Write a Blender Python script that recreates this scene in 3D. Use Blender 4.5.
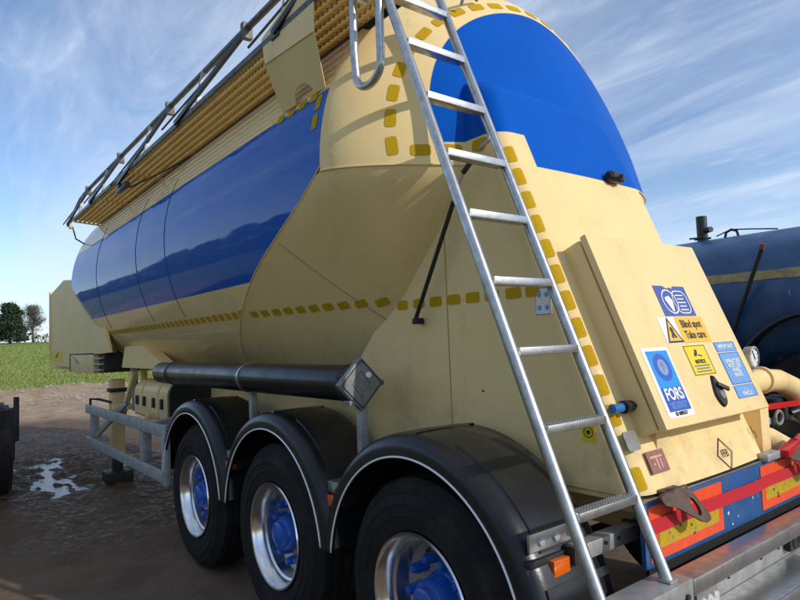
import bpy, bmesh, math, random
import numpy as np
from mathutils import Vector, Matrix
from mathutils.bvhtree import BVHTree

for o in list(bpy.data.objects): bpy.data.objects.remove(o)
scene = bpy.context.scene
COL = scene.collection
random.seed(7); RNG = np.random.default_rng(7)
rad = math.radians

# ------------------------------------------------------------------ camera
# world frame: X runs forward along the trailer, Y to its nearside, Z up, origin on the ground under the rear axle
CAM_POS = Vector((-2.019, 2.822, 1.609)); YAW, PITCH, ROLL = rad(-38.054), rad(3.784), rad(-2.213); FPX = 612.7
f = Vector((math.cos(YAW)*math.cos(PITCH), math.sin(YAW)*math.cos(PITCH), math.sin(PITCH)))
r0 = f.cross(Vector((0, 0, 1))).normalized(); u0 = r0.cross(f)
cr, sr = math.cos(ROLL), math.sin(ROLL)
right = cr*r0 + sr*u0; up = -sr*r0 + cr*u0
cam_data = bpy.data.cameras.new('camera'); cam = bpy.data.objects.new('camera', cam_data); COL.objects.link(cam)
cam.matrix_world = Matrix(((right.x, up.x, -f.x, CAM_POS.x), (right.y, up.y, -f.y, CAM_POS.y), (right.z, up.z, -f.z, CAM_POS.z), (0, 0, 0, 1)))
cam_data.sensor_width = 36; cam_data.lens = FPX/800*36; cam_data.clip_start = .05; cam_data.clip_end = 5000
scene.camera = cam

# ------------------------------------------------------------------ light and sky
SUN_AZ, SUN_EL = rad(23.5), rad(28)          # direction the light travels (from +X towards +Y) and sun height
light_dir = Vector((math.cos(SUN_AZ)*math.cos(SUN_EL), math.sin(SUN_AZ)*math.cos(SUN_EL), -math.sin(SUN_EL)))
sd = bpy.data.lights.new('sun', 'SUN'); sd.energy = 2.0; sd.angle = rad(.55); sd.color = (1, .955, .88)
sun = bpy.data.objects.new('sun', sd); COL.objects.link(sun); sun.location = (-10, -8, 12)
sun.rotation_euler = light_dir.to_track_quat('-Z', 'Y').to_euler()

world = bpy.data.worlds.new('World'); scene.world = world; world.use_nodes = True
wt = world.node_tree; wn = wt.nodes; wl = wt.links; wn.clear()
out = wn.new('ShaderNodeOutputWorld'); bg = wn.new('ShaderNodeBackground'); bg.inputs['Strength'].default_value = .116
sky = wn.new('ShaderNodeTexSky'); sky.sky_type = 'NISHITA'; sky.sun_disc = False
sky.sun_elevation = SUN_EL; sky.sun_rotation = math.atan2(-math.cos(SUN_AZ), -math.sin(SUN_AZ))
sky.altitude = 50; sky.air_density = .85; sky.dust_density = .4; sky.ozone_density = 2.6
tc = wn.new('ShaderNodeTexCoord'); sep = wn.new('ShaderNodeSeparateXYZ'); wl.new(tc.outputs['Generated'], sep.inputs[0])
def wmath(op, a, b=None, c=None):
    n = wn.new('ShaderNodeMath'); n.operation = op
    for i, v in enumerate((a, b, c)):
        if v is None: continue
        if isinstance(v, (int, float)): n.inputs[i].default_value = v
        else: wl.new(v, n.inputs[i])
    return n.outputs[0]
zz = wmath('ADD', wmath('MAXIMUM', sep.outputs[2], 0.0), .16)
comb = wn.new('ShaderNodeCombineXYZ'); wl.new(wmath('DIVIDE', sep.outputs[0], zz), comb.inputs[0]); wl.new(wmath('DIVIDE', sep.outputs[1], zz), comb.inputs[1])
def cirrus(rot, sx, sy, scale, detail, dist, off):
    mp = wn.new('ShaderNodeMapping'); mp.inputs['Rotation'].default_value = (0, 0, rot); mp.inputs['Scale'].default_value = (sx, sy, 1); mp.inputs['Location'].default_value = (off, off*.7, 0)
    wl.new(comb.outputs[0], mp.inputs[0])
    nz = wn.new('ShaderNodeTexNoise'); nz.inputs['Scale'].default_value = scale; nz.inputs['Detail'].default_value = detail; nz.inputs['Roughness'].default_value = .62; nz.inputs['Distortion'].default_value = dist
    wl.new(mp.outputs[0], nz.inputs['Vector']); return nz.outputs['Fac']
def ramp(fac, lo, hi):
    m = wn.new('ShaderNodeMapRange'); m.interpolation_type = 'SMOOTHSTEP'; m.inputs[1].default_value = lo; m.inputs[2].default_value = hi; wl.new(fac, m.inputs[0]); return m.outputs[0]
c1 = ramp(cirrus(rad(24), .45, 2.0, 1.5, 9, .9, 3.1), .38, .76)
c2 = ramp(cirrus(rad(-12), .8, 1.5, .55, 6, .4, 8.3), .36, .70)
c3 = ramp(cirrus(rad(40), .55, 1.8, 4.5, 8, 1.4, 1.7), .48, .85)
haze_band = wmath('POWER', wmath('SUBTRACT', 1.0, wmath('MINIMUM', wmath('MAXIMUM', sep.outputs[2], 0.0), 1.0)), 7.0)
cov = wmath('ADD', wmath('MULTIPLY', c1, .42), wmath('ADD', wmath('MULTIPLY', c2, .40), wmath('MULTIPLY', c3, .26)))
cov = wmath('MINIMUM', wmath('ADD', cov, wmath('MULTIPLY', haze_band, .10)), .92)
mix = wn.new('ShaderNodeMix'); mix.data_type = 'RGBA'; wl.new(cov, mix.inputs[0]); wl.new(sky.outputs[0], mix.inputs[6]); mix.inputs[7].default_value = (4.5, 5.1, 6.1, 1)
wl.new(mix.outputs[2], bg.inputs['Color']); wl.new(bg.outputs[0], out.inputs[0])

scene.view_settings.view_transform = 'Standard'; scene.view_settings.look = 'None'; scene.view_settings.exposure = 0.62; scene.view_settings.gamma = 1
scene.view_settings.use_curve_mapping = False
scene.render.engine = 'CYCLES'; scene.cycles.max_bounces = 8; scene.render.resolution_x = 1024; scene.render.resolution_y = 768

# ------------------------------------------------------------------ materials
MATS = {}
class NT:
    def __init__(s, name):
        s.m = bpy.data.materials.new(name); s.m.use_nodes = True; s.t = s.m.node_tree; s.n = s.t.nodes; s.l = s.t.links
        s.b = s.n['Principled BSDF']; MATS[name] = s.m
    def new(s, t, **kw):
        n = s.n.new(t)
        for k, v in kw.items(): setattr(n, k, v)
        return n
    def setin(s, n, i, v):
        if isinstance(v, bpy.types.NodeSocket): s.l.new(v, n.inputs[i])
        else: n.inputs[i].default_value = v
    def math(s, op, a, b=None, c=None, clamp=False):
        n = s.new('ShaderNodeMath', operation=op, use_clamp=clamp)
        for i, v in enumerate((a, b, c)):
            if v is not None: s.setin(n, i, v)
        return n.outputs[0]
    def pos(s):
        if not hasattr(s, '_p'):
            t = s.new('ShaderNodeTexCoord'); s._p = t.outputs['Object']
        return s._p
    def xyz(s):
        if not hasattr(s, '_x'):
            n = s.new('ShaderNodeSeparateXYZ'); s.l.new(s.pos(), n.inputs[0]); s._x = n.outputs
        return s._x
    def noise(s, scale, detail=4, rough=.55, stretch=None, dist=0):
        n = s.new('ShaderNodeTexNoise'); n.inputs['Scale'].default_value = scale; n.inputs['Detail'].default_value = detail; n.inputs['Roughness'].default_value = rough; n.inputs['Distortion'].default_value = dist
        v = s.pos()
        if stretch:
            mp = s.new('ShaderNodeMapping'); mp.inputs['Scale'].default_value = stretch; s.l.new(v, mp.inputs[0]); v = mp.outputs[0]
        s.l.new(v, n.inputs['Vector']); return n.outputs['Fac']
    def rng(s, v, a, b, c=0., d=1., smooth=True):
        n = s.new('ShaderNodeMapRange'); n.interpolation_type = 'SMOOTHSTEP' if smooth else 'LINEAR'
        for i, q in enumerate((v, a, b, c, d)): s.setin(n, i, q)
        return n.outputs[0]
    def mix(s, fac, a, b):
        n = s.new('ShaderNodeMix', data_type='RGBA')
        s.setin(n, 0, fac); s.setin(n, 6, a if isinstance(a, bpy.types.NodeSocket) else (*a[:3], 1)); s.setin(n, 7, b if isinstance(b, bpy.types.NodeSocket) else (*b[:3], 1)); return n.outputs[2]
    def bump(s, h, strength=.2, dist=.01):
        n = s.new('ShaderNodeBump'); n.inputs['Strength'].default_value = strength; n.inputs['Distance'].default_value = dist; s.l.new(h, n.inputs['Height']); s.l.new(n.outputs[0], s.b.inputs['Normal'])
    def fin(s, col=None, rough=None, metal=None, coat=None, coat_rough=None, spec=None):
        if col is not None: s.setin(s.b, 'Base Color', col if isinstance(col, bpy.types.NodeSocket) else (*col[:3], 1))
        if rough is not None: s.setin(s.b, 'Roughness', rough)
        if metal is not None: s.setin(s.b, 'Metallic', metal)
        if coat is not None: s.setin(s.b, 'Coat Weight', coat)
        if coat_rough is not None: s.setin(s.b, 'Coat Roughness', coat_rough)
        if spec is not None: s.setin(s.b, 'Specular IOR Level', spec)
        return s.m

CREAM = (.84, .62, .295); BLUE = (.0005, .086, .43)
def paint_tree(name, blue_fn=None, wob=.0016, coat=.6, spec=.1):
    n = NT(name)
    x, y, z = n.xyz()
    streak = n.noise(9, 5, .6, (1, 1, .12)); big = n.noise(1.6, 4); fine = n.noise(55, 3)
    cream = n.mix(n.rng(big, .35, .75), CREAM, tuple(c*.93 for c in CREAM))
    dirt = n.math('MULTIPLY', n.rng(streak, .52, .80), n.rng(fine, .3, .7))
    cream = n.mix(n.math('MULTIPLY', dirt, .42), cream, (.33, .25, .13))
    splash = n.math('MULTIPLY', n.rng(z, 1.9, .9, 0, 1), n.rng(n.noise(3.5, 6, .7), .45, .75))
    cream = n.mix(n.math('MULTIPLY', splash, .5), cream, (.26, .20, .12))
    col = cream
    if blue_fn:
        blue = n.mix(n.rng(n.noise(2.5, 5), .45, .8), BLUE, (.002, .070, .38))
        blue = n.mix(n.math('MULTIPLY', n.rng(fine, .64, .75), .06), blue, (.25, .28, .32))
        col = n.mix(blue_fn(n), cream, blue)
    rough = n.rng(n.noise(4, 5), .3, .8, .48, .60)
    n.bump(n.noise(1.3, 2), .05, wob*20)
    return n.fin(col, rough, 0, coat, n.rng(streak, .4, .8, .02, .07), spec)
def step(n, v, e, w=.003): return n.rng(v, e-w, e+w)
def blue_barrel(n):
    x, y, z = n.xyz()
    return n.math('MULTIPLY', n.math('MULTIPLY', step(n, z, 2.02), step(n, n.math('MULTIPLY', z, -1.), -2.925)), step(n, x, .602))
def blue_hood(n):
    x, y, z = n.xyz()
    e = n.math('ADD', n.math('POWER', n.math('DIVIDE', y, .865), 2.), n.math('POWER', n.math('DIVIDE', n.math('SUBTRACT', z, 2.6), .88), 2.))
    return n.math('MULTIPLY', step(n, n.math('MULTIPLY', e, -1.), -1., .006), n.math('MAXIMUM', step(n, z, 2.565), n.math('MULTIPLY', step(n, z, 2.395), step(n, n.math('MULTIPLY', y, -1.), -.56))))
M_BARREL = paint_tree('barrel_paint', blue_barrel, coat=.58, spec=.05); M_HOOD = paint_tree('hood_paint', blue_hood, coat=.08, spec=.04); M_CREAM = paint_tree('cream_paint', coat=.14); M_MATTE = paint_tree('chassis_paint', coat=0, spec=.15)

def simple(name, col, rough=.5, metal=0, coat=0, var=.15, nscale=12, bump=0, bscale=60, dirtcol=None, dirt=.0, cr=.1, spec=None):
    n = NT(name)
    a = n.noise(nscale, 5, .6)
    c = n.mix(n.rng(a, .35, .7), col, tuple(q*(1-var) for q in col))
    if dirtcol: c = n.mix(n.math('MULTIPLY', n.rng(n.noise(nscale*.6, 6, .7), .42, .72), dirt), c, dirtcol)
    if bump: n.bump(n.noise(bscale, 4), bump, .004)
    return n.fin(c, n.rng(a, .3, .7, rough*.85, min(1, rough*1.2)), metal, coat, cr, spec)
M_DASH = simple('reflective_yellow', (.54, .325, .012), .75, var=.12, nscale=90, dirtcol=(.42, .25, .03), dirt=.25, spec=.06)
M_ALU = simple('brushed_aluminium', (.56, .56, .55), .34, .92, var=.25, nscale=25, bump=.1, bscale=120, dirtcol=(.26, .25, .23), dirt=.45)
M_ALUDULL = simple('dull_aluminium', (.50, .50, .49), .48, .65, var=.3, nscale=14, bump=.1, dirtcol=(.22, .21, .19), dirt=.6)
M_GALV = simple('galvanised_steel', (.44, .455, .46), .5, .35, var=.25, nscale=18, dirtcol=(.2, .19, .17), dirt=.5)
M_RIM = simple('polished_rim', (.84, .84, .83), .20, 1., var=.12, nscale=8, dirtcol=(.3, .28, .25), dirt=.4)
M_RAIL = simple('grey_rail_steel', (.115, .115, .115), .45, .35, var=.3, nscale=15)
M_STRUT = simple('black_strut', (.018, .018, .02), .38, .1, var=.3)
M_GUARD = simple('black_mudguard_plastic', (.014, .0145, .016), .28, 0, var=.35, nscale=6, bump=.12, bscale=220, dirtcol=(.045, .04, .034), dirt=.3, spec=.4)
M_WHITE = simple('white_trim', (.88, .88, .86), .4, var=.1)
M_TUBE = simple('black_tube_plastic', (.007, .008, .010), .36, 0, .12, var=.3, nscale=8, dirtcol=(.022, .021, .02), dirt=.35, cr=.1, spec=.3)
M_HUB = simple('blue_hub_paint', (.004, .115, .60), .35, 0, .5, var=.3, nscale=14, dirtcol=(.03, .04, .07), dirt=.5)
M_BRAKE = simple('brake_cast_iron', (.05, .043, .038), .7, .3, var=.4, nscale=20)
M_CAP = simple('grey_plastic_cap', (.21, .21, .20), .48, 0, var=.3, nscale=30, bump=.25, bscale=90, dirtcol=(.30, .28, .24), dirt=.4)
M_ORANGE = simple('orange_lens', (.72, .12, .008), .2, 0, .6)
M_FLAP = simple('rubber_flap', (.075, .075, .075), .42, 0, var=.4, nscale=6, dirtcol=(.16, .15, .13), dirt=.5)
M_BOARDBLUE = simple('worn_blue_board', (.016, .085, .25), .42, 0, var=.3, nscale=10, dirtcol=(.05, .12, .26), dirt=.5)
M_PLATEORANGE = simple('fluorescent_orange', (.82, .085, .022), .38, var=.15, nscale=20, dirtcol=(.5, .06, .03), dirt=.3)
M_PLATEYELLOW = simple('plate_yellow', (.52, .34, .008), .38, var=.2, nscale=30, dirtcol=(.33, .22, .02), dirt=.5)
M_STRAP = simple('red_webbing', (.52, .006, .018), .6, var=.2, nscale=80)
M_RED = simple('red_lever_paint', (.55, .008, .012), .32, 0, .4)
M_HOOK = simple('brown_hook_steel', (.115, .075, .055), .55, .4, var=.4, nscale=30)
M_DARK = simple('dark_steel', (.03, .03, .03), .55, .3, var=.4, nscale=20)
M_GLASS = simple('lamp_lens', (.62, .63, .62), .12, 0, .8, var=.35, nscale=90)
M_GAUGE = simple('gauge_face', (.80, .80, .77), .35)
M_STKBLUE = simple('sticker_navy', (.055, .085, .34), .4, var=.1)
M_STKCYAN = simple('sticker_sky', (.012, .26, .66), .38, var=.1)
M_STKDEEP = simple('sticker_deep_blue', (.03, .085, .42), .38, var=.1)
M_STKLIGHT = simple('sticker_light_blue', (.16, .34, .66), .4, var=.12)
M_STKYELLOW = simple('sticker_yellow', (.80, .60, .012), .4, var=.08)
M_STKORANGE = simple('sticker_amber', (.82, .46, .025), .4, var=.08)
M_STKWHITE = simple('sticker_white', (.80, .79, .72), .4, var=.06)
M_STKRED = simple('sticker_dull_red', (.30, .12, .085), .5, var=.3, nscale=60)
M_STKPINK = simple('sticker_pink', (.62, .33, .25), .5)
M_INK = simple('black_ink', (.02, .02, .022), .5)
M_GREYINK = simple('grey_ink', (.20, .20, .22), .5)
M_SPRAY = simple('primer_red_patch', (.55, .26, .14), .5)
M_PLANK = simple('clean_cream_paint', (.86, .66, .33), .45, 0, .1, var=.08, nscale=5)
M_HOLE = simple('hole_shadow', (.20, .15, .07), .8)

def mat_tyre():
    n = NT('tyre_rubber'); a = n.noise(7, 5, .6)
    c = n.mix(n.rng(a, .35, .7), (.011, .011, .011), (.019, .018, .017)); c = n.mix(n.math('MULTIPLY', n.rng(n.noise(4, 6, .7), .48, .75), .5), c, (.06, .05, .04))
    n.bump(n.noise(90, 3), .2, .003); return n.fin(c, .82, 0, spec=.25)
M_TYRE = mat_tyre()
def mat_ground():
    n = NT('yard_dirt'); x, y, z = n.xyz()
    big = n.noise(.22, 5, .6); mid = n.noise(1.7, 6, .65); fine = n.noise(14, 6, .7); grit = n.noise(70, 3)
    dry = n.mix(n.rng(mid, .35, .65), (.38, .275, .18), (.29, .205, .13))
    dry = n.mix(n.math('MULTIPLY', n.rng(fine, .55, .72), .6), dry, (.40, .33, .25))
    wetc = n.mix(n.rng(fine, .35, .7), (.092, .053, .026), (.14, .086, .043))
    wetc = n.mix(n.math('MULTIPLY', n.rng(grit, .62, .72), .5), wetc, (.24, .19, .14))
    # the churned strip beside the trailer is wet, the open yard ahead of it and behind the wheels is drier
    wx = n.math('ADD', x, n.math('MULTIPLY', n.math('SUBTRACT', big, .5), 9.0))
    wet = n.math('MULTIPLY', n.rng(wx, 15.5, 12.5), n.rng(n.math('ADD', x, n.math('MULTIPLY', n.math('SUBTRACT', mid, .5), 2.5)), 2.6, 4.2))
    wet = n.math('MULTIPLY', n.math('MAXIMUM', wet, n.rng(mid, .55, .75, 0, .35)), 1.0)
    mud = n.mix(n.rng(mid, .4, .65), (.165, .112, .07), (.115, .078, .048))
    base = n.mix(n.rng(wx, 12.5, 16.5), mud, dry)
    col = n.mix(wet, base, wetc)
    gx = n.math('ADD', x, n.math('ADD', n.math('MULTIPLY', n.math('SUBTRACT', mid, .5), 5.0), n.math('MULTIPLY', y, -.10)))
    grass = n.math('MAXIMUM', n.rng(gx, 22.5, 24.5), n.rng(n.math('ADD', y, n.math('MULTIPLY', n.math('SUBTRACT', mid, .5), 3.0)), 5.6, 6.8))
    wet = n.math('MULTIPLY', wet, n.rng(y, 4.6, 3.6))
    col = n.mix(wet, base, wetc)
    gcol = n.mix(n.rng(n.noise(.5, 5), .35, .7), (.15, .205, .035), (.21, .25, .06)); gcol = n.mix(n.rng(fine, .5, .75, 0, .5), gcol, (.22, .21, .08))
    col = n.mix(grass, col, gcol)
    n.bump(n.math('ADD', fine, n.math('MULTIPLY', grit, .5)), .55, .02)
    rough = n.mix(wet, (.93, .93, .93), n.mix(n.rng(fine, .36, .60), (.36, .36, .36), (.88, .88, .88)))
    return n.fin(col, rough, 0, spec=.22)
M_GROUND = mat_ground()
def mat_water():
    n = NT('muddy_water'); n.bump(n.noise(22, 4), .35, .02); return n.fin((.05, .036, .025), .14, 0, spec=.32)
M_WATER = mat_water()
def leafmat(name, a, b, rough=.65, trans=0):
    n = NT(name); return n.fin(n.mix(n.rng(n.noise(1.1, 4), .35, .7), a, b), rough)
M_GRASS = leafmat('grass_blade', (.17, .235, .035), (.25, .29, .07)); M_STRAW = leafmat('dry_straw', (.30, .24, .12), (.22, .17, .08))
M_EVER = leafmat('evergreen_leaf', (.018, .040, .014), (.032, .060, .020)); M_TWIG = leafmat('bare_twig', (.125, .115, .08), (.085, .075, .05)); M_BARK = leafmat('bark', (.085, .06, .042), (.05, .038, .028))
M_HEDGE = leafmat('hedge_leaf', (.055, .06, .022), (.10, .085, .045))
M_STONE = leafmat('pale_stone', (.38, .32, .25), (.26, .21, .16), .9)
M_YARDSTONE = leafmat('yard_stone', (.13, .105, .08), (.07, .055, .042), .9)
M_OLDBLUE = simple('old_tanker_blue', (.008, .070, .19), .38, 0, .25, var=.35, nscale=5, dirtcol=(.05, .115, .21), dirt=.6, cr=.3)
M_OLDSTRIPE = simple('old_tanker_stripe', (.40, .30, .10), .5, var=.3, nscale=15, dirtcol=(.06, .07, .10), dirt=.6)
M_RUST = simple('dark_rusty_plate', (.035, .03, .027), .75, .1, var=.4, nscale=9, bump=.2, bscale=30, dirtcol=(.09, .055, .035), dirt=.6)
M_BRICK = simple('far_brick', (.34, .19, .14), .85); M_ROOF = simple('far_roof', (.36, .22, .17), .85)

# ------------------------------------------------------------------ mesh helpers
def link(name, me, mat, parent=None, smooth=True):
    o = bpy.data.objects.new(name, me); COL.objects.link(o)
    if mat is not None and len(me.materials) == 0: me.materials.append(mat)
    if parent is not None: o.parent = parent
    if smooth: me.shade_smooth()
    else: me.shade_flat()
    return o
def mk(name, verts, faces, mat, parent=None, smooth=True):
    me = bpy.data.meshes.new(name); me.from_pydata([tuple(v) for v in verts], [], faces); me.update()
    bm = bmesh.new(); bm.from_mesh(me); bmesh.ops.recalc_face_normals(bm, faces=bm.faces); bm.to_mesh(me); bm.free()
    return link(name, me, mat, parent, smooth)
def autosmooth(o, ang=32):
    me = o.data; me.shade_smooth()
    bm = bmesh.new(); bm.from_mesh(me)
    for e in bm.edges:
        if len(e.link_faces) == 2 and e.calc_face_angle(0) > rad(ang): e.smooth = False
    bm.to_mesh(me); bm.free(); return o
def grid_mesh(name, P, mat, parent=None, close_u=False, smooth=True, flip=False):
    nu, nv = len(P), len(P[0]); V = [p for row in P for p in row]; F = []
    for i in range(nu if close_u else nu-1):
        for j in range(nv-1):
            a, b, c, d = i*nv+j, ((i+1) % nu)*nv+j, ((i+1) % nu)*nv+j+1, i*nv+j+1
            F.append((a, d, c, b) if flip else (a, b, c, d))
    me = bpy.data.meshes.new(name); me.from_pydata([tuple(v) for v in V], [], F); me.update()
    bm = bmesh.new(); bm.from_mesh(me); bmesh.ops.remove_doubles(bm, verts=bm.verts, dist=1e-5); bm.to_mesh(me); bm.free()
    return link(name, me, mat, parent, smooth)
def bev(bm, w, seg=2):
    if w > 0: bmesh.ops.bevel(bm, geom=list(bm.edges)+list(bm.verts), offset=w, segments=seg, affect='EDGES', profile=.6)
def box(name, lo, hi, mat, parent=None, bevel=.004, M=None, smooth=True):
    bm = bmesh.new(); bmesh.ops.create_cube(bm, size=1)
    lo, hi = Vector(lo), Vector(hi)
    for v in bm.verts: v.co = Vector([(lo[i]+hi[i])/2 + v.co[i]*(hi[i]-lo[i]) for i in range(3)])
    bev(bm, min(bevel, .3*min(abs(hi[i]-lo[i]) for i in range(3))))
    if M is not None: bm.transform(M)
    me = bpy.data.meshes.new(name); bm.to_mesh(me); bm.free()
    return autosmooth(link(name, me, mat, parent), 40)
def prism(name, poly, d0, d1, axis, mat, parent=None, bevel=.003):
    """polygon of (a,b) extruded along axis; axis 1: (x,z) polygon along y; axis 0: (y,z) along x; axis 2: (x,y) along z"""
    def pt(a, b, d): return {0: (d, a, b), 1: (a, d, b), 2: (a, b, d)}[axis]
    n = len(poly); bm = bmesh.new()
    A = [bm.verts.new(pt(a, b, d0)) for a, b in poly]; B = [bm.verts.new(pt(a, b, d1)) for a, b in poly]
    bm.faces.new(A); bm.faces.new(B[::-1])
    for i in range(n): bm.faces.new((A[i], B[i], B[(i+1) % n], A[(i+1) % n]))
    bmesh.ops.recalc_face_normals(bm, faces=bm.faces); bev(bm, bevel, 1)
    me = bpy.data.meshes.new(name); bm.to_mesh(me); bm.free()
    return autosmooth(link(name, me, mat, parent), 40)
def tube_data(pts, r, n=12, cap=True, squash=None):
    pts = [Vector(p) for p in pts]; V = []; F = []
    t0 = (pts[1]-pts[0]).normalized(); ref = Vector((0, 0, 1)) if abs(t0.z) < .9 else Vector((0, 1, 0))
    nrm = (ref - t0*ref.dot(t0)).normalized()
    for i, p in enumerate(pts):
        t = (pts[min(i+1, len(pts)-1)]-pts[max(i-1, 0)]).normalized()
        nrm = (nrm - t*nrm.dot(t)).normalized(); b = t.cross(nrm)
        rr = r[i] if isinstance(r, (list, tuple)) else r
        for k in range(n):
            a = 2*math.pi*k/n; V.append(p+(nrm*math.cos(a)+b*math.sin(a))*rr)
    for i in range(len(pts)-1):
        for k in range(n): F.append((i*n+k, i*n+(k+1) % n, (i+1)*n+(k+1) % n, (i+1)*n+k))
    if cap: F.append(tuple(range(n))[::-1]); F.append(tuple((len(pts)-1)*n+k for k in range(n)))
    return V, F
def tube(name, pts, r, mat, parent=None, n=12, cap=True):
    V, F = tube_data(pts, r, n, cap); return autosmooth(mk(name, V, F, mat, parent), 50)
def bar(name, a, b, w, h, mat, parent=None, upv=(0, 0, 1), bevel=.003):
    a, b = Vector(a), Vector(b); t = (b-a); L = t.length; t.normalize(); s = t.cross(Vector(upv)).normalized(); u = s.cross(t)
    M = Matrix(((t.x, s.x, u.x, (a.x+b.x)/2), (t.y, s.y, u.y, (a.y+b.y)/2), (t.z, s.z, u.z, (a.z+b.z)/2), (0, 0, 0, 1)))
    return box(name, (-L/2, -w/2, -h/2), (L/2, w/2, h/2), mat, parent, bevel, M)
def lathe(name, prof, mat, parent=None, n=40, axis='Y', a0=0, a1=2*math.pi, M=None):
    """prof: list of (h, r): h along axis"""
    full = abs(a1-a0-2*math.pi) < 1e-6; P = []
    for i in range(n if full else n+1):
        a = a0+(a1-a0)*i/n
        row = []
        for h, r in prof:
            p = {'Y': Vector((r*math.cos(a), h, r*math.sin(a))), 'X': Vector((h, r*math.cos(a), r*math.sin(a))), 'Z': Vector((r*math.cos(a), r*math.sin(a), h))}[axis]
            row.append(M @ p if M is not None else p)
        P.append(row)
    o = grid_mesh(name, P, mat, parent, close_u=full)
    bm = bmesh.new(); bm.from_mesh(o.data); bmesh.ops.recalc_face_normals(bm, faces=bm.faces); bm.to_mesh(o.data); bm.free()
    return autosmooth(o, 35)
def empty(name, loc=(0, 0, 0), parent=None):
    o = bpy.data.objects.new(name, None); COL.objects.link(o); o.location = loc; o.empty_display_size = .3
    if parent is not None: o.parent = parent
    return o
def tag(o, label=None, cat=None, group=None, kind=None):
    if label: o['label'] = label
    if cat: o['category'] = cat
    if group: o['group'] = group
    if kind: o['kind'] = kind
    return o
def copy_tree(o, parent, dloc=(0, 0, 0), loc=None, rotz=0):
    c = o.copy(); COL.objects.link(c)
    if parent is not None: c.parent = parent
    c.location = loc if loc is not None else Vector(o.location)+Vector(dloc)
    if rotz: c.rotation_euler.z += rotz
    for ch in [q for q in bpy.data.objects if q.parent == o]:
        copy_tree(ch, c)
    return c
def joined(name, parts, mat, parent=None, smooth=True):
    V = []; F = []
    for v, fc in parts:
        k = len(V); V += [tuple(p) for p in v]; F += [tuple(i+k for i in q) for q in fc]
    me = bpy.data.meshes.new(name); me.from_pydata(V, [], F); me.update(); return link(name, me, mat, parent, smooth)
FONTCACHE = {}
def text(name, s, size, O, E1, E2, mat, parent, bold=0.0, stretch=1.0, align='CENTER'):
    cu = bpy.data.curves.new(name, 'FONT'); cu.body = s; cu.size = size; cu.align_x = align; cu.align_y = 'CENTER'; cu.offset = bold; cu.extrude = .0006; cu.resolution_u = 3
    cu.space_line = .85
    t = bpy.data.objects.new(name, cu); COL.objects.link(t)
    dg = bpy.context.evaluated_depsgraph_get(); me = bpy.data.meshes.new_from_object(t.evaluated_get(dg))
    bpy.data.objects.remove(t); bpy.data.curves.remove(cu)
    E1, E2, O = Vector(E1), Vector(E2), Vector(O); N = E1.cross(E2)
    for v in me.vertices: v.co = O + E1*(v.co.x*stretch) + E2*v.co.y + N*v.co.z
    me.materials.clear(); me.name = name
    return link(name, me, mat, parent, False)
def decal(name, O, E1, E2, poly, mat, parent, th=.0015):
    """flat sheet with thickness; poly in (a,b) on the basis"""
    E1, E2, O = Vector(E1), Vector(E2), Vector(O); N = E1.cross(E2).normalized(); n = len(poly)
    A = [O+E1*a+E2*b for a, b in poly]; B = [p+N*th for p in A]
    return mk(name, A+B, [tuple(range(n))[::-1], tuple(range(n, 2*n))]+[(i, (i+1) % n, n+(i+1) % n, n+i) for i in range(n)], mat, parent, False)
def rect(w, h, cx=0, cy=0, r=0):
    if not r: return [(cx-w/2, cy-h/2), (cx+w/2, cy-h/2), (cx+w/2, cy+h/2), (cx-w/2, cy+h/2)]
    P = []
    for sx, sy, a0 in ((1, -1, -90), (1, 1, 0), (-1, 1, 90), (-1, -1, 180)):
        for k in range(5):
            a = rad(a0+22.5*k); P.append((cx+sx*(w/2-r)+r*math.cos(a), cy+sy*(h/2-r)+r*math.sin(a)))
    return P
def disc(r, cx=0, cy=0, n=28, sy=1): return [(cx+r*math.cos(2*math.pi*k/n), cy+r*sy*math.sin(2*math.pi*k/n)) for k in range(n)]
def ring_decal(name, O, E1, E2, ro, ri, mat, parent, cx=0, cy=0, sy=1, th=.0015, n=36):
    E1, E2, O = Vector(E1), Vector(E2), Vector(O); N = E1.cross(E2).normalized(); V = []; F = []
    for k in range(n):
        a = 2*math.pi*k/n
        for rr in (ro, ri): V.append(O+E1*(cx+rr*math.cos(a))+E2*(cy+sy*rr*math.sin(a))+N*th)
    for k in range(n): F.append((2*k, 2*((k+1) % n), 2*((k+1) % n)+1, 2*k+1))
    return mk(name, V, F, mat, parent, False)
def outline(name, O, E1, E2, poly, w, mat, parent, th=.0015):
    """polygon outline as a flat strip"""
    E1, E2, O = Vector(E1), Vector(E2), Vector(O); N = E1.cross(E2).normalized(); n = len(poly)
    cx = sum(p[0] for p in poly)/n; cy = sum(p[1] for p in poly)/n
    sc = [1-w/max(1e-6, math.hypot(a-cx, b-cy)) for a, b in poly]
    V = [O+E1*a+E2*b+N*th for a, b in poly]+[O+E1*(cx+(a-cx)*s)+E2*(cy+(b-cy)*s)+N*th for (a, b), s in zip(poly, sc)]
    return mk(name, V, [(i, (i+1) % n, n+(i+1) % n, n+i) for i in range(n)], mat, parent, False)

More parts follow.
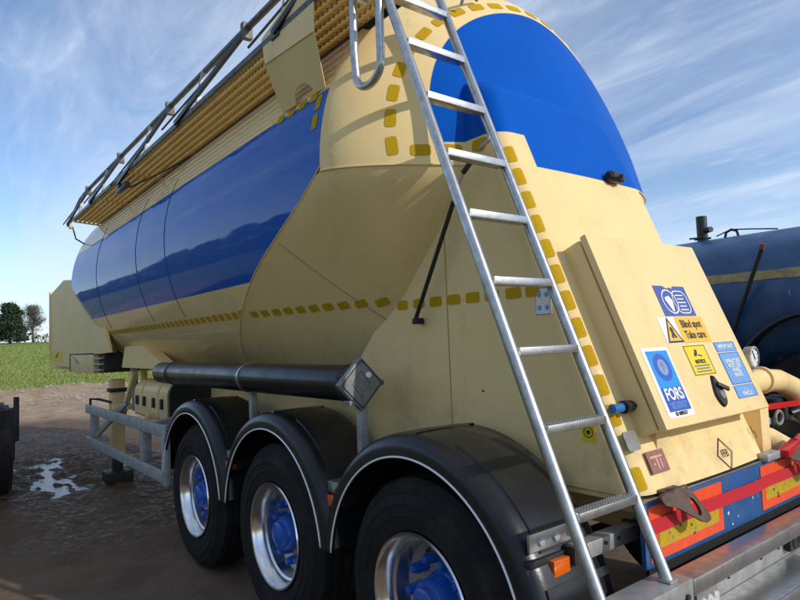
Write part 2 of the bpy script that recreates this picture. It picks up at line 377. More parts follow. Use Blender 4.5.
# ------------------------------------------------------------------ noise for terrain
def vnoise(x, y, seed):
    xi = np.floor(x).astype(int); yi = np.floor(y).astype(int); xf = x-xi; yf = y-yi
    def h(a, b):
        n = (a*374761393+b*668265263+seed*1274126177) & 0x7fffffff
        n = ((n ^ (n >> 13))*1103515245) & 0x7fffffff
        return (n ^ (n >> 16)) % 10007/10007.
    u = xf*xf*(3-2*xf); v = yf*yf*(3-2*yf)
    return (h(xi, yi)*(1-u)+h(xi+1, yi)*u)*(1-v)+(h(xi, yi+1)*(1-u)+h(xi+1, yi+1)*u)*v
def fbm(x, y, seed, octv=4):
    s = 0; a = .5
    for k in range(octv): s = s+a*vnoise(x*2**k, y*2**k, seed+k*17); a *= .5
    return s
def sstep(v, a, b):
    t = np.clip((v-a)/(b-a), 0, 1); return t*t*(3-2*t)
def ground_h(x, y):
    x = np.asarray(x, float); y = np.asarray(y, float)
    rise = .0375*np.clip(x-13, 0, 95)*sstep(x, 12, 20)
    near = sstep(x, 2.0, 5.0)*(1-sstep(x, 19, 30))
    lump = (fbm(x*1.1, y*1.1, 3)-.47)*.06*near+(fbm(x*4.5, y*4.5, 9)-.47)*.055*near+(fbm(x*.35, y*.35, 31)-.47)*.16*sstep(x, 11, 20)
    fine = (fbm(x*13, y*13, 21, 3)-.44)*.018
    c = y+.10*(x-5)  # wheel ruts run a little askew of the trailer
    rut = 0
    for y0, w, d in ((2.35, .22, .03), (1.55, .22, .035), (.6, .25, .025), (3.4, .3, .03)):
        rut = rut-d*np.exp(-((c-y0+.12*np.sin(x*.6))/w)**2)*near
    e_ = np.exp(-(((x-7.9)/1.9)**2+((y-1.4)/.85)**2)**1.5); basin = -.043*e_+(fbm(x*4.2, y*11, 55)-.47)*.17*e_
    bank = .22*np.exp(-((x-21.2+.1*y)/1.3)**2)*(.4+fbm(x*1.3, y*.7, 77))
    return rise+lump+fine+rut+basin+bank
def axis_pts(lo, hi, zones):
    """zones: (a,b,step) fine parts; growth elsewhere"""
    P = [];
    for a, b, s in zones: P += list(np.arange(a, b, s))
    a = zones[0][0]; s = zones[0][2]; L = []
    while a > lo: s *= 1.25; a -= s; L.append(max(a, lo))
    b = zones[-1][1]; s = zones[-1][2]; H = [b]
    while b < hi: s *= 1.25; b += s; H.append(min(b, hi))
    return np.array(sorted(L)+P+H)
xs = axis_pts(-900, 1500, [(-1, 2, .12), (2, 11, .045), (11, 17, .1), (17, 30, .25), (30, 110, 1.0)])
ys = axis_pts(-1000, 1000, [(-4, -.2, .15), (-.2, 3.2, .045), (3.2, 6, .15)])
GX, GY = np.meshgrid(xs, ys, indexing='ij'); GZ = ground_h(GX, GY)
nx, ny = len(xs), len(ys); idx = np.arange(nx*ny).reshape(nx, ny)
me = bpy.data.meshes.new('ground')
F = np.stack([idx[:-1, :-1], idx[1:, :-1], idx[1:, 1:], idx[:-1, 1:]], -1).reshape(-1, 4)
me.from_pydata(np.stack([GX, GY, GZ], -1).reshape(-1, 3).tolist(), [], F.tolist()); me.update()
ground = link('ground', me, M_GROUND); tag(ground, kind='structure')
# water standing in the ruts
wv = []; 
wx = np.linspace(5.6, 10.4, 48); wy = np.linspace(.2, 2.6, 30)
P = [[(a, b, -.060) for b in wy] for a in wx]
puddle = grid_mesh('puddle_water', P, M_WATER); tag(puddle, kind='structure')

# ------------------------------------------------------------------ TRAILER
T = empty('tank_trailer'); tag(T, 'cream and blue dry bulk tank trailer with aluminium rear ladder and three axles', 'trailer')
R_, ZC = 1.25, 2.5
SEAM = [(1.25, 3.0), (1.48, 2.69), (1.58, 2.52), (1.73, 2.24), (1.87, 1.97), (2.01, 1.69), (2.13, 1.41), (2.24, 1.13), (2.37, .82), (2.48, .62), (2.5, .60), (2.52, .60), (9, .60)]
FRONT = [(1.25, 6.3), (1.45, 6.2), (1.65, 6.1), (1.85, 6.05), (2.05, 6.2), (2.25, 6.55), (2.45, 7.04), (2.55, 7.1), (9, 7.1)]
def interp(tab, z): return float(np.interp(z, [a for a, b in tab], [b for a, b in tab]))
def xr(z): return float(np.interp(z, [1.0, 3.36, 3.46, 3.55, 3.62, 3.68, 3.72, 3.745, 3.75], [-.748, .172, .215, .275, .345, .42, .49, .56, .60]))
X0 = .60
P = []
NPHI = 128
for i in range(NPHI):
    phi = 2*math.pi*i/NPHI; y = R_*math.sin(phi); z = ZC+R_*math.cos(phi); a, b = interp(SEAM, z), interp(FRONT, z)
    P.append([(a+(b-a)*t/24, y, z) for t in range(25)])
barrel = grid_mesh('tank_barrel', P, M_BARREL, T, close_u=True, flip=True)
P = []
for i in range(NPHI):
    phi = 2*math.pi*i/NPHI; y = R_*math.sin(phi); z = ZC+R_*math.cos(phi); b = interp(FRONT, z); row = []
    for k in range(9):
        s = k/8*math.pi/2; row.append((b+(7.72-b)*math.sin(s), y*math.cos(s), 2.62+(z-2.62)*math.cos(s)))
    P.append(row)
grid_mesh('front_dished_end', P, M_BARREL, T, close_u=True, flip=True)
# rear hood: barrel top runs back and closes with a raked, elliptical end
ZH = 2.475
PN, PF = 1.60, 1.82
def hood_sec(a, z, w, x1):
    e = 2/(PN if a < math.pi/2 else PF); c_ = math.cos(a); t = abs(math.sin(a))**e; drop = .045*t*max(0, 1-(z-ZH)/.25)
    return (X0-(X0-x1)*t, w*math.copysign(abs(c_)**e, c_), z-drop)
zr = sorted(set([ZH, 2.5, 2.53]+list(np.linspace(2.56, 3.6, 34))+[3.63, 3.66, 3.685, 3.705, 3.72, 3.732, 3.741, 3.747, 3.7497]))
P = []
for z in zr:
    w = math.sqrt(max(1e-6, R_**2-(z-ZC)**2)); x1 = xr(z); row = []
    for k in range(65):
        a = math.pi*k/64; row.append(hood_sec(a, z, w, x1))
    P.append(row)
hood = grid_mesh('rear_hood', P, M_HOOD, T, flip=True)
def hood_pt(y, z):
    w = math.sqrt(max(1e-6, R_**2-(z-ZC)**2)); q = min(1, abs(y)/w); return Vector((X0-(X0-xr(z))*(1-q**PN)**(1/PN), y, z))
# hopper: below the hood and the raked barrel seam the shell turns in towards the outlet
B = []
for k in range(41):       # hood edge, nearside to offside
    a = math.pi*k/40; B.append((Vector(hood_sec(a, ZH, R_, xr(ZH))), 'h', min(k, 40-k)/40))
seam_pts = []
for z in (2.455, 2.43, 2.40, 2.37, 2.335, 2.30, 2.27, 2.24, 2.185, 2.13, 2.07, 2.01, 1.94, 1.87, 1.80, 1.73, 1.65, 1.58, 1.48, 1.36, 1.27):
    y = math.sqrt(R_**2-(z-ZC)**2); seam_pts.append(Vector((interp(SEAM, z), y, z)))
Lft = [(p, 's', 0) for p in reversed(seam_pts)]; Rgt = [(Vector((p.x, -p.y, p.z)), 's', 0) for p in seam_pts]
loop = Lft+B+Rgt
P = []
for p, kind, t in loop:
    if kind == 'h':
        s = min(1, t/.2); A = Vector((.62+.4*s, 0, 1.0)); K = Vector((p.x*1.0+.02, p.y*.985, p.z-.20)); D = p.lerp(A, .86)
    else:
        q = min(1, max(0, (2.475-p.z)/.42)); q = q*q*(3-2*q); A = Vector((.62-.27*q, 0, 1.0-.3*q)); K = Vector((p.x+.02, p.y*.985, p.z-.20)).lerp(p.lerp(A, .34), q); D = p.lerp(A, .86)
    P.append([p*(1-s)**2+K*2*s*(1-s)+D*s*s for s in [k/18 for k in range(19)]])
# relax the inside of the shell so the plates run into one another without creases
A_ = np.array([[tuple(p) for p in row] for row in P])
wgt = np.clip(np.arange(19)/5., 0, 1)[None, :, None]
for _ in range(7):
    B_ = A_.copy(); B_[1:-1] = .5*(A_[:-2]+A_[2:]); A_ = A_+(B_-A_)*.5*wgt
P = [[Vector(p) for p in row] for row in A_]
hopper = grid_mesh('hopper_cone', P, M_CREAM, T)
bm = bmesh.new(); bm.from_mesh(hopper.data); bmesh.ops.recalc_face_normals(bm, faces=bm.faces); bm.to_mesh(hopper.data); bm.free()
# rear shroud (housing) with raked back, flat nearside wall, rounded corners
YN, YF = .755, -.40
def rear_x(z, off=0): return -.19-off+.39*(z-2.43)
def shroud_section(z, inset=0, back=0):
    inset = inset+.07*max(0, min(1, (z-2.42)/.4))**1.3
    xb = rear_x(z)+back; r1, r2 = .10, .13; yn = YN-inset; yf = YF+inset; row = []
    xfront = .20+(2.34-z) if z < 2.20 else .34
    for k in range(9): row.append((xfront+(xb+r1-xfront)*k/8, yn, z))
    for k in range(1, 9):
        a = math.pi/2*k/8; row.append((xb+r1-r1*math.sin(a), yn-r1+r1*math.cos(a), z))
    for k in range(1, 12): 
        q = k/12; row.append((xb-.012*math.sin(math.pi*q), yn-r1+(yf+r2-yn+r1)*q, z))
    for k in range(0, 9):
        a = math.pi/2*k/8; row.append((xb+r2-r2*math.cos(a), yf+r2-r2*math.sin(a), z))
    for k in range(1, 9): row.append((xb+r2+(xfront-xb-r2)*k/8, yf, z))
    return row
P = [shroud_section(z) for z in [1.0]+list(np.linspace(1.03, 2.80, 60))]
for k in range(1, 9):
    a = math.pi/2*k/8; P.append(shroud_section(2.80+.14*math.sin(a), .10*(1-math.cos(a)), .26*(1-math.cos(a))))
shroud = grid_mesh('rear_shroud', P, M_HOOD, T)
bm = bmesh.new(); bm.from_mesh(shroud.data)
bmesh.ops.recalc_face_normals(bm, faces=bm.faces); bm.to_mesh(shroud.data); bm.free()
# force outward normals (check one face on the nearside wall)
def outward(o, ref):
    me = o.data; best = min(me.polygons, key=lambda q: (q.center-Vector(ref[0])).length)
    if best.normal.dot(Vector(ref[1])) < 0: me.flip_normals()
outward(shroud, ((0, .755, 1.8), (0, 1, 0))); outward(hopper, ((.9, 1.1, 2.1), (0, 1, -.3))); outward(hood, ((.3, 1.1, 2.8), (-.3, 1, .2))); outward(barrel, ((3, 1.25, 2.5), (0, 1, 0)))
box('shroud_base_frame', (-.715, -.39, .972), (1.50, .742, .998), M_CREAM, T, .006)

# weld beads and seams
def bvh_of(objs):
    V = []; Fc = []
    for o in objs:
        k = len(V); V += [v.co.copy() for v in o.data.vertices]; Fc += [tuple(i+k for i in p.vertices) for p in o.data.polygons]
    return BVHTree.FromPolygons(V, Fc)
S_PRE = bvh_of([hopper])
def bead(name, pts, r, mat, parent): return tube(name, pts, r, mat, parent, 6)
bead('weld_seam', [(p.x, p.y*1.0005, p.z) for p in [Vector((.60, 1.2505, 2.50))]+seam_pts], .004, M_MATTE, barrel)
bead('weld_seam', [hood_sec(a, ZH, R_+.001, xr(ZH)) for a in [math.pi*k/40 for k in range(41)]], .006, M_CREAM, hood)
M_SEAMDARK = simple('dark_seam', (.05, .08, .14), .5)
for X in (3.12, 3.98, 5.62):
    pts = []
    for k in range(60):
        phi = rad(64)+rad(86-30)*k/59; pts.append((X, 1.2505*math.sin(phi), ZC+1.2505*math.cos(phi)))
    bead('weld_seam', pts, .0032, M_SEAMDARK, barrel)
M_SEAMTAN = simple('tan_seam', (.33, .25, .12), .6)
cz = []
for k in range(25):
    t = k/24; q = S_PRE.ray_cast(Vector((1.17-.42*t, 3, 2.20-.47*t)), Vector((0, -1, 0)))
    if q[0] is not None: cz.append(q[0])
bead('panel_seam', cz, .0035, M_SEAMTAN, hopper)
bead('panel_seam', [(.24, .7555, z) for z in (1.02, 1.5, 2.12)], .003, M_SEAMTAN, shroud)

def dash(surf, c, along, length, width, parent, mat=M_DASH, name='reflective_dash'):
    c = Vector(c); co, no, _, _ = surf.find_nearest(c)
    if no.dot(Vector((co.x-1.2, co.y, co.z-2.0))) < 0: no = -no
    Tn = Vector(along); Tn = (Tn-no*Tn.dot(no)).normalized(); Bn = no.cross(Tn); V = []; Fc = []
    NA, NB = 6, 4
    for i in range(NA+1):
        for j in range(NB+1):
            a = (i/NA-.5)*length; b = (j/NB-.5)*width
            if i in (0, NA) and j in (0, NB): a *= .93; b *= .88
            q, n2, _, _ = surf.find_nearest(co+Tn*a+Bn*b)
            if n2.dot(no) < 0: n2 = -n2
            V.append(q+n2*.0022)
    for i in range(NA):
        for j in range(NB): Fc.append((i*(NB+1)+j, (i+1)*(NB+1)+j, (i+1)*(NB+1)+j+1, i*(NB+1)+j+1))
    return mk(name, V, Fc, mat, parent, True)
S_BAR, S_HOOD, S_HOP, S_SHR = bvh_of([barrel]), bvh_of([hood]), bvh_of([hopper]), bvh_of([shroud])
x = 2.03
while x < 5.95:
    zd = 1.832; dash(S_BAR, (x, math.sqrt(R_**2-(zd-ZC)**2), zd), (1, 0, 0), .086, .055, barrel); x += .127
# hopper: dashes carry on level across the cone to the shroud wall
for k in range(10):
    t = k/9; X = 1.88-1.17*t
    hit = S_HOP.ray_cast(Vector((X, 3, 1.825)), Vector((0, -1, 0)))
    if hit[0] is not None: dash(S_HOP, hit[0], (1, 0, 0), .088, .05, hopper)
for X in (.60, .46, .325, .19, .06, -.065, -.195, -.31): dash(S_SHR, (X, .756, 1.80), (1, 0, 0), .09, .05, shroud)
# up and over the hood
al = .02; 
s_next = 0
pts = [(math.radians(a*.25)) for a in range(0, 721)]
prev = None; acc = 0; nxt = .02
for a in pts:
    q = hood_pt(1.035*math.cos(a), ZC+.03+1.0*math.sin(a)) if math.sin(a) >= 0 else None
    if prev is not None:
        acc += (q-prev).length
        if acc >= nxt and q.z > 2.52:
            dash(S_HOOD, q, (q-prev), .098, .056, hood); nxt += .148
    prev = q
for y in (.93, .80): dash(S_HOOD, hood_pt(y, 2.525), (-.5, -.6, 0), .10, .058, hood)
dash(S_SHR, (-.02, .75, 2.525), (1, 0, 0), .095, .058, shroud)
z = 2.445
while z > 1.02:
    if not (1.16 < z < 1.23): dash(S_SHR, (rear_x(z)+.005, .705, z), (.39, 0, 1), .088, .052, shroud)
    z -= .1155
for z in (2.87, 2.76): dash(S_BAR, (.685, math.sqrt(R_**2-(z-ZC)**2), z), (0, 0, 1), .085, .055, barrel)
for X in (.76, .89, 1.02, 1.15): dash(S_BAR, (X, 1.17, 2.925), (1, 0, 0), .085, .055, barrel)

# ---- chassis
chas = empty('chassis', (0, 0, 0), T)
for s in (1, -1):
    box('chassis_rail', (-.70, s*.48-.05, .80), (6.2, s*.48+.05, 1.22), M_MATTE, chas, .01)
    box('outrigger_plate', (1.0, s*.62-.02, 1.0), (2.9, s*.62+.02, 1.34), M_MATTE, chas, .004)
for X in (-.62, .65, 1.96, 3.3, 4.6, 6.0): box('cross_member', (X-.05, -.62 if X < 0 else -1.0, .90), (X+.05, .62 if X < 0 else 1.0, .97), M_MATTE, chas, .006)
for X in (.65, 1.98): 
    box('tube_support_post', (X-.022, .99, 1.0), (X+.022, 1.035, 1.31), M_GALV, chas, .004)
prism('tank_saddle', [(5.6, 1.42), (3.9, 1.42), (4.75, 1.66), (5.45, 1.66)], .86, .99, 1, M_CREAM, chas)
prism('front_saddle', [(5.3, .95), (6.0, .95), (6.0, 1.45), (5.0, 1.45)], .30, .36, 1, M_CREAM, chas)
# front gooseneck: side plates carrying the fifth wheel plate
for s in (1, -1):
    a, b = (1.06, 1.10) if s > 0 else (-1.10, -1.06)
    prism('nose_side_plate', [(9.75, 1.43), (8.12, 1.40), (8.10, 1.588), (6.1, 1.588), (5.7, 1.60), (6.0, 2.02), (6.9, 2.58), (8.6, 2.74), (9.75, 2.62)], a, b, 1, M_MATTE, chas)
box('nose_bulkhead', (9.74, -1.12, 1.5), (9.86, 1.12, 2.66), M_MATTE, chas, .03)
box('nose_top_plate', (8.2, -1.05, 2.60), (9.74, 1.05, 2.64), M_MATTE, chas)
box('nose_underplate', (8.1, -1.05, 1.36), (9.8, 1.05, 1.40), M_MATTE, chas, .006)
lk = box('nose_locker', (6.55, -1.09, 1.34), (8.05, 1.10, 1.585), M_MATTE, chas, .01)
box('locker_gap', (6.52, 1.085, 1.585), (8.10, 1.104, 1.60), M_DARK, lk, .001); box('locker_gap', (8.05, 1.085, 1.34), (8.10, 1.104, 1.60), M_DARK, lk, .001)
box('locker_recess', (6.18, -1.09, 1.36), (6.50, 1.04, 1.60), M_DARK, lk, .002)
for z in (1.38, 1.45, 1.52): box('recess_rail', (6.15, 1.06, z), (6.53, 1.108, z+.022), M_GALV, lk, .002)
bar('locker_handle', (7.8, 1.115, 1.55), (7.45, 1.115, 1.47), .012, .02, M_GALV, lk)
wp = decal('warning_plate', (9.16, 1.1005, 1.57), (-1, 0, 0), (0, 0, 1), rect(.95, .175), M_STKYELLOW, chas)
decal('warning_mark', (9.16, 1.1025, 1.575), (-1, 0, 0), (0, 0, 1), [(-.12, -.04), (.02, -.02), (.14, .05), (.05, .05), (-.02, .01), (-.10, .01)], M_INK, wp)

# ---- landing legs, toolbox, side guard
for s in (1, -1):
    lg = box('landing_leg', (6.3, s*.86-.08, .30), (6.46, s*.86+.08, 1.26), M_MATTE, T, .012)
    box('inner_leg', (6.325, s*.86-.055, .10), (6.435, s*.86+.055, .34), M_DARK, lg, .006)
    box('leg_foot', (6.2, s*.86-.15, -.02), (6.56, s*.86+.15, .12), M_DARK, lg, .02)
    box('leg_collar', (6.28, s*.86-.1, 1.10), (6.48, s*.86+.1, 1.15), M_DARK, lg, .006)
    bar('leg_brace', (6.3, s*.84, .72), (5.6, s*.84, 1.35), .06, .06, M_CREAM, lg)
    tube('crank_shaft', [(6.30, s*.95, .98), (6.45, s*1.06, 1.02), (6.62, s*1.12, 1.02), (6.62, s*1.12, .86)], .016, M_DARK, lg, 8)
    for a in (5.35, 5.75): bar('stay_post', (a, s*.80, .9), (a+.06, s*.80, 1.42), .07, .05, M_GALV if a > 5.5 else M_CREAM, lg)
tbx = empty('toolbox', (0, 0, 0), T)
def toolbox_shell(name, lo, hi, y0, y1, z0, z1, mat, parent, r=.14, grow=0):
    prof = []
    for cx, cz, a0 in ((y1-r, z0+.03, -90), (y1-r, z1-r, 0)):
        for k in range(7):
            a = rad(a0+15*k); rr = r if a0 == 0 else .03; prof.append(((cx if a0 == 0 else y1-.03)+rr*math.cos(a), cz+rr*math.sin(a)))
    prof = [(a+(grow if a > y0 else 0), b+(grow if b > z0+.1 else 0)) for a, b in prof]
    prof = [(y0, z0)]+prof+[(y0, z1+grow)]
    return prism(name, prof, lo, hi, 0, mat, parent, .004)
sh = toolbox_shell('toolbox_body', 4.15, 5.3, .52, .93, .90, 1.29, M_CREAM, tbx)
for X in (4.42, 5.0): toolbox_shell('toolbox_band', X-.012, X+.012, .52, .93, .90, 1.29, M_CREAM, sh, grow=.012)
for X in (4.28, 4.55, 4.88, 5.15): box('toolbox_latch', (X-.025, .93, 1.02), (X+.025, .955, 1.12), M_DARK, sh, .006)
toolbox_shell('toolbox_strap', 4.03, 4.07, .52, .94, .86, 1.31, M_DARK, tbx)
gd = empty('side_guard', (0, 0, 0), T)
box('guard_rail', (3.27, 1.215, .885), (6.25, 1.25, .985), M_GALV, gd, .008)
box('guard_rail', (3.27, 1.215, .51), (6.25, 1.25, .605), M_GALV, gd, .008)
box('guard_post', (3.165, 1.205, .50), (3.268, 1.252, .99), M_GALV, gd, .006)
for X in (3.95, 6.08): box('guard_post', (X, 1.13, .58), (X+.10, 1.212, .92), M_GALV, gd, .006)
bar('guard_brace', (6.1, 1.15, .62), (5.75, .9, 1.0), .05, .05, M_GALV, gd); bar('guard_arm', (4.0, 1.15, .9), (4.0, .5, 1.0), .06, .06, M_GALV, gd)

# ---- wheels
def make_wheel(yo):
    w = empty('wheel', (0, 0, .515), T); 
    y1 = yo
    prof = [(y1-.035, .292), (y1-.012, .305), (y1+.000, .34), (y1+.003, .362), (y1+.007, .365), (y1+.007, .371), (y1+.004, .374), (y1+.006, .41), (y1+.009, .413), (y1+.009, .419), (y1+.005, .422), (y1-.004, .455), (y1-.002, .458), (y1-.003, .464), (y1-.009, .467), (y1-.022, .488), (y1-.036, .502), (y1-.045, .512)]
    tread = []
    W = .375; yL = y1-W+.045
    n = 5; span = (y1-.045)-yL
    for k in range(n):
        a = y1-.045-span*k/n; b = y1-.045-span*(k+1)/n
        tread += [(a-.002, .515), (b+.013, .515), (b+.009, .501), (b+.001, .501)]
    prof2 = [(2*(y1-W/2)-a, r) for a, r in prof[::-1]]
    lathe('tyre', prof+tread[:-2]+prof2, M_TYRE, w, 72)
    rim = lathe('rim', [(y1-.030, .288), (y1-.006, .300), (y1+.002, .296), (y1-.002, .287), (y1-.022, .278), (y1-.030, .270), (y1-.075, .262), (y1-.085, .250), (y1-.150, .240)], M_RIM, w, 64)
    lathe('wheel_disc', [(y1-.150, .2395), (y1-.163, .230), (y1-.172, .21), (y1-.172, .10)], M_ALUDULL, w, 48)
    for k in range(10):
        a = 2*math.pi*(k+.5)/10; lathe('hand_hole', [(y1-.1705, .001), (y1-.1705, .021)], M_INK, rim, 12, M=Matrix.Translation((.203*math.cos(a), 0, .203*math.sin(a))))
    hub = lathe('hub', [(y1-.171, .118), (y1-.15, .114), (y1-.145, .110), (y1-.14, .104), (y1-.065, .094), (y1-.055, .088), (y1-.053, .074), (y1-.03, .068), (y1-.022, .055), (y1-.020, .001)], M_HUB, w, 40)
    for k in range(10):
        a = 2*math.pi*k/10; lathe('wheel_nut', [(y1-.172, .027), (y1-.14, .025), (y1-.10, .022), (y1-.085, .015), (y1-.083, .001)], M_HUB, hub, 6, M=Matrix.Translation((.1675*math.cos(a), 0, .1675*math.sin(a))))
    lathe('brake_drum', [(y1-.38, .21), (y1-.26, .225), (y1-.25, .20), (y1-.24, .10)], M_BRAKE, w, 32)
    return w
AX = (0.0, 1.31, 2.62)
w0 = make_wheel(1.215)
tag(w0, 'rear wheel with polished rim and blue hub')
for X in AX[1:]:
    c = copy_tree(w0, T, loc=(X, 0, .515)); c.rotation_euler.y = .7*X; tag(c, 'middle wheel with polished rim and blue hub' if X < 2 else 'foremost wheel with polished rim and blue hub')
for X in AX:
    c = copy_tree(w0, T, loc=(X, 0, .515), rotz=math.pi); tag(c, 'offside wheel in the dark under the tank')
    lathe('axle_beam', [(-1.0, .07), (1.0, .07)], M_DARK, T, 16, M=Matrix.Translation((X, 0, .515)))

# ---- mudguards
def make_guard():
    g = empty('mudguard', (0, 0, .515), T)
    prof = [(1.232, .612), (1.25, .612), (1.252, .650), (1.240, .682), (1.215, .700), (1.18, .706), (1.02, .709), (.86, .706), (.83, .690), (.832, .685), (.86, .697), (1.02, .700), (1.18, .697), (1.21, .690), (1.232, .675), (1.24, .645), (1.236, .62)]
    a0, a1 = rad(7.5), rad(172.5)
    sh = lathe('guard_shell', prof, M_GUARD, g, 48, a0=a0, a1=a1)
    # white edge trim follows the opening
    V, F = tube_data([(.612*math.cos(a), 1.252, .612*math.sin(a)) for a in np.linspace(rad(8), rad(172), 50)], .0046, 8)
    mk('edge_trim', V, F, M_WHITE, g)
    for b0, b1 in ((108, 150),):
        lathe('embossed_panel', [(1.165, .700), (1.160, .7135), (.90, .7135), (.885, .700)], M_GUARD, sh, 16, a0=rad(b0), a1=rad(b1))
    for a in (20, 90, 160):
        lathe('guard_rib', [(1.2, .70), (1.195, .712), (.86, .712), (.85, .70)], M_GUARD, sh, 3, a0=rad(a-1.2), a1=rad(a+1.2))
    lathe('inner_wall', [(.832, .69), (.832, .30)], M_DARK, g, 24, a0=rad(10), a1=rad(170))
    return g
g0 = make_guard()
for X in AX[1:]: copy_tree(g0, T, loc=(X, 0, .515))
for X in AX: copy_tree(g0, T, loc=(X, 0, .515), rotz=math.pi)
for X in (.655, 1.965):
    b = box('guard_bracket', (X-.05, .95, .865), (X+.05, 1.20, .92), M_ALU, T, .004)
    lathe('bracket_bolt', [(0, .018), (.008, .016), (.010, .001)], M_GALV, b, 6, M=Matrix.Translation((X-.02, 1.20, .893)))
    box('side_marker_lamp', (X-.035, 1.16, .80), (X+.035, 1.215, .855), M_ORANGE, b, .006)
    box('lamp_backing', (X-.045, 1.08, .79), (X+.045, 1.162, .862), M_DARK, b, .004)
pb = box('guard_end_plate', (-.625, .955, .885), (-.613, 1.225, .945), M_ALU, T, .003)
for y in (1.17, 1.09, 1.01): lathe('bracket_bolt', [(0, .017), (-.009, .015), (-.011, .001)], M_GALV, pb, 6, axis='X', M=Matrix.Translation((-.625, y, .915)))
box('end_plate_arm', (-.60, .93, .86), (-.40, .98, .93), M_DARK, pb, .004)
fl = box('mud_flap', (-.618, .83, .22), (-.608, 1.235, .84), M_FLAP, T, .003)
box('flap_clamp', (-.63, .84, .835), (-.60, 1.235, .86), M_DARK, fl, .003)
lb = box('light_bar', (-.665, .55, .815), (-.605, 1.02, .872), M_ALUDULL, T, .006)
box('bar_end_cap', (-.668, 1.02, .812), (-.603, 1.045, .875), M_DARK, lb, .004); box('bar_clamp', (-.672, .63, .81), (-.60, .655, .878), M_DARK, lb, .003)
for y in (.78, .86): lathe('bar_bolt', [(0, .008), (-.006, .007), (-.007, .0005)], M_DARK, lb, 8, axis='X', M=Matrix.Translation((-.665, y, .85)))
box('side_marker_lamp', (-.65, 1.045, .785), (-.61, 1.135, .845), M_ORANGE, T, .006)
box('lamp_backing', (-.608, 1.05, .78), (-.55, 1.15, .85), M_DARK, T, .004)

# ---- rear marker board, strap, hooks
bd = box('marker_board', (-.765, -.82, .752), (-.745, .765, .982), M_BOARDBLUE, T, .004)
box('board_edge', (-.764, -.82, .9825), (-.72, .765, .990), M_ALU, bd, .002)
box('board_backing', (-.735, -1.1, .55), (-.72, .70, .95), M_DARK, bd, .003)
def yz(y0, y1, z0, z1): return [(-y0, z0), (-y1, z0), (-y1, z1), (-y0, z1)]
RE1, RE2 = (0, -1, 0), (0, 0, 1)
for y0 in (.737, -.212):
    pl = decal('marker_plate', (-.7655, 0, 0), RE1, RE2, yz(y0, y0-.565, .772, .968), M_PLATEORANGE, bd, .003)
    decal('plate_centre', (-.7687, 0, 0), RE1, RE2, yz(y0-(.06 if y0 > 0 else .04), y0-.525, .812, .908), M_PLATEYELLOW, pl, .001)
    rr = random.Random(int(y0*100))
    for k in range(7):
        cy, cz = y0-.1-.4*rr.random(), .80+.13*rr.random()
        decal('scuff', (-.7699, cy, cz), RE1, RE2, [((.010*rr.random()+.002)*math.cos(a), (.008*rr.random()+.002)*math.sin(a)) for a in np.linspace(0, 5.6, 8)], M_GREYINK if k % 2 else M_INK, pl, .0004)
rr = random.Random(5)
for k in range(14):
    cy, cz = .15-.33*rr.random(), .77+.17*rr.random(); s = .4+.9*rr.random()
    decal('scuff', (-.7656, cy, cz), RE1, RE2, [((.007*rr.random()+.002)*s*math.cos(a), (.012*rr.random()+.002)*s*math.sin(a)) for a in np.linspace(0, 5.6, 9)], M_STKWHITE if k % 3 else M_GREYINK, bd, .0006)
V = []; F = []
for k in range(30):
    y = .745-k*1.56/29; z = .897+.003*math.sin(k*.35)-.004*k/29; x = -.7765-.003*math.sin(k*.9)
    V += [(x, y, z+.026), (x, y, z-.026), (x+.003, y, z+.026), (x+.003, y, z-.026)]
for k in range(29):
    a = 4*k; F += [(a, a+1, a+5, a+4), (a+2, a+6, a+7, a+3), (a, a+4, a+6, a+2), (a+1, a+3, a+7, a+5)]
mk('red_strap', V, F, M_STRAP, bd, False)
def make_hook(y):
    h = empty('hatch_hook', (0, y, 0), T)
    # toggle plate with an oval window, standing off the board
    out_ = [(-.15, .118), (-.14, .128), (-.05, .132), (-.02, .140), (.0, .132), (.05, .125), (.075, .10), (.135, .015), (.13, .0), (.085, -.005), (-.06, .075), (-.13, .095)]
    N = 36; inner = [(.055+.022*math.cos(2*math.pi*k/N)-.014*math.sin(2*math.pi*k/N), .058+.034*math.sin(2*math.pi*k/N)) for k in range(N)]
    def loopn(poly, n):
        L = [math.dist(poly[i], poly[(i+1) % len(poly)]) for i in range(len(poly))]; tot = sum(L); res = []
        for k in range(n):
            d = tot*k/n; i = 0
            while d > L[i]: d -= L[i]; i += 1
            a, b = poly[i], poly[(i+1) % len(poly)]; res.append((a[0]+(b[0]-a[0])*d/L[i], a[1]+(b[1]-a[1])*d/L[i]))
        return res
    o2 = loopn(out_[::-1], N); c = (.055, .058)
    o2.sort(key=lambda p: math.atan2(p[1]-c[1], p[0]-c[0])); inner.sort(key=lambda p: math.atan2(p[1]-c[1], p[0]-c[0]))
    def P3(a, b, d): return (-.792-.05*max(0, .14-b)/.15-d, -a, .885+b)
    V = []; F = []
    for d in (0, .014):
        V += [P3(a, b, d) for a, b in o2]+[P3(a, b, d) for a, b in inner]
    for k in range(N):
        k2 = (k+1) % N
        F += [(k, k2, N+k2, N+k), (2*N+k, 3*N+k, 3*N+k2, 2*N+k2), (k, 2*N+k, 2*N+k2, k2), (N+k, N+k2, 3*N+k2, 3*N+k)]
    autosmooth(mk('hook_plate', V, F, M_HOOK, h), 40)
    tube('hook_pin', [(-.76, .03, 1.0), (-.80, .03, 1.012), (-.80, -.05, 1.012)], .010, M_HOOK, h, 8)
    box('hook_lug', (-.80, -.06, .992), (-.74, .06, 1.010), M_HOOK, h, .004)
    return h
hk = make_hook(.575); copy_tree(hk, T, loc=(0, -.56, 0))

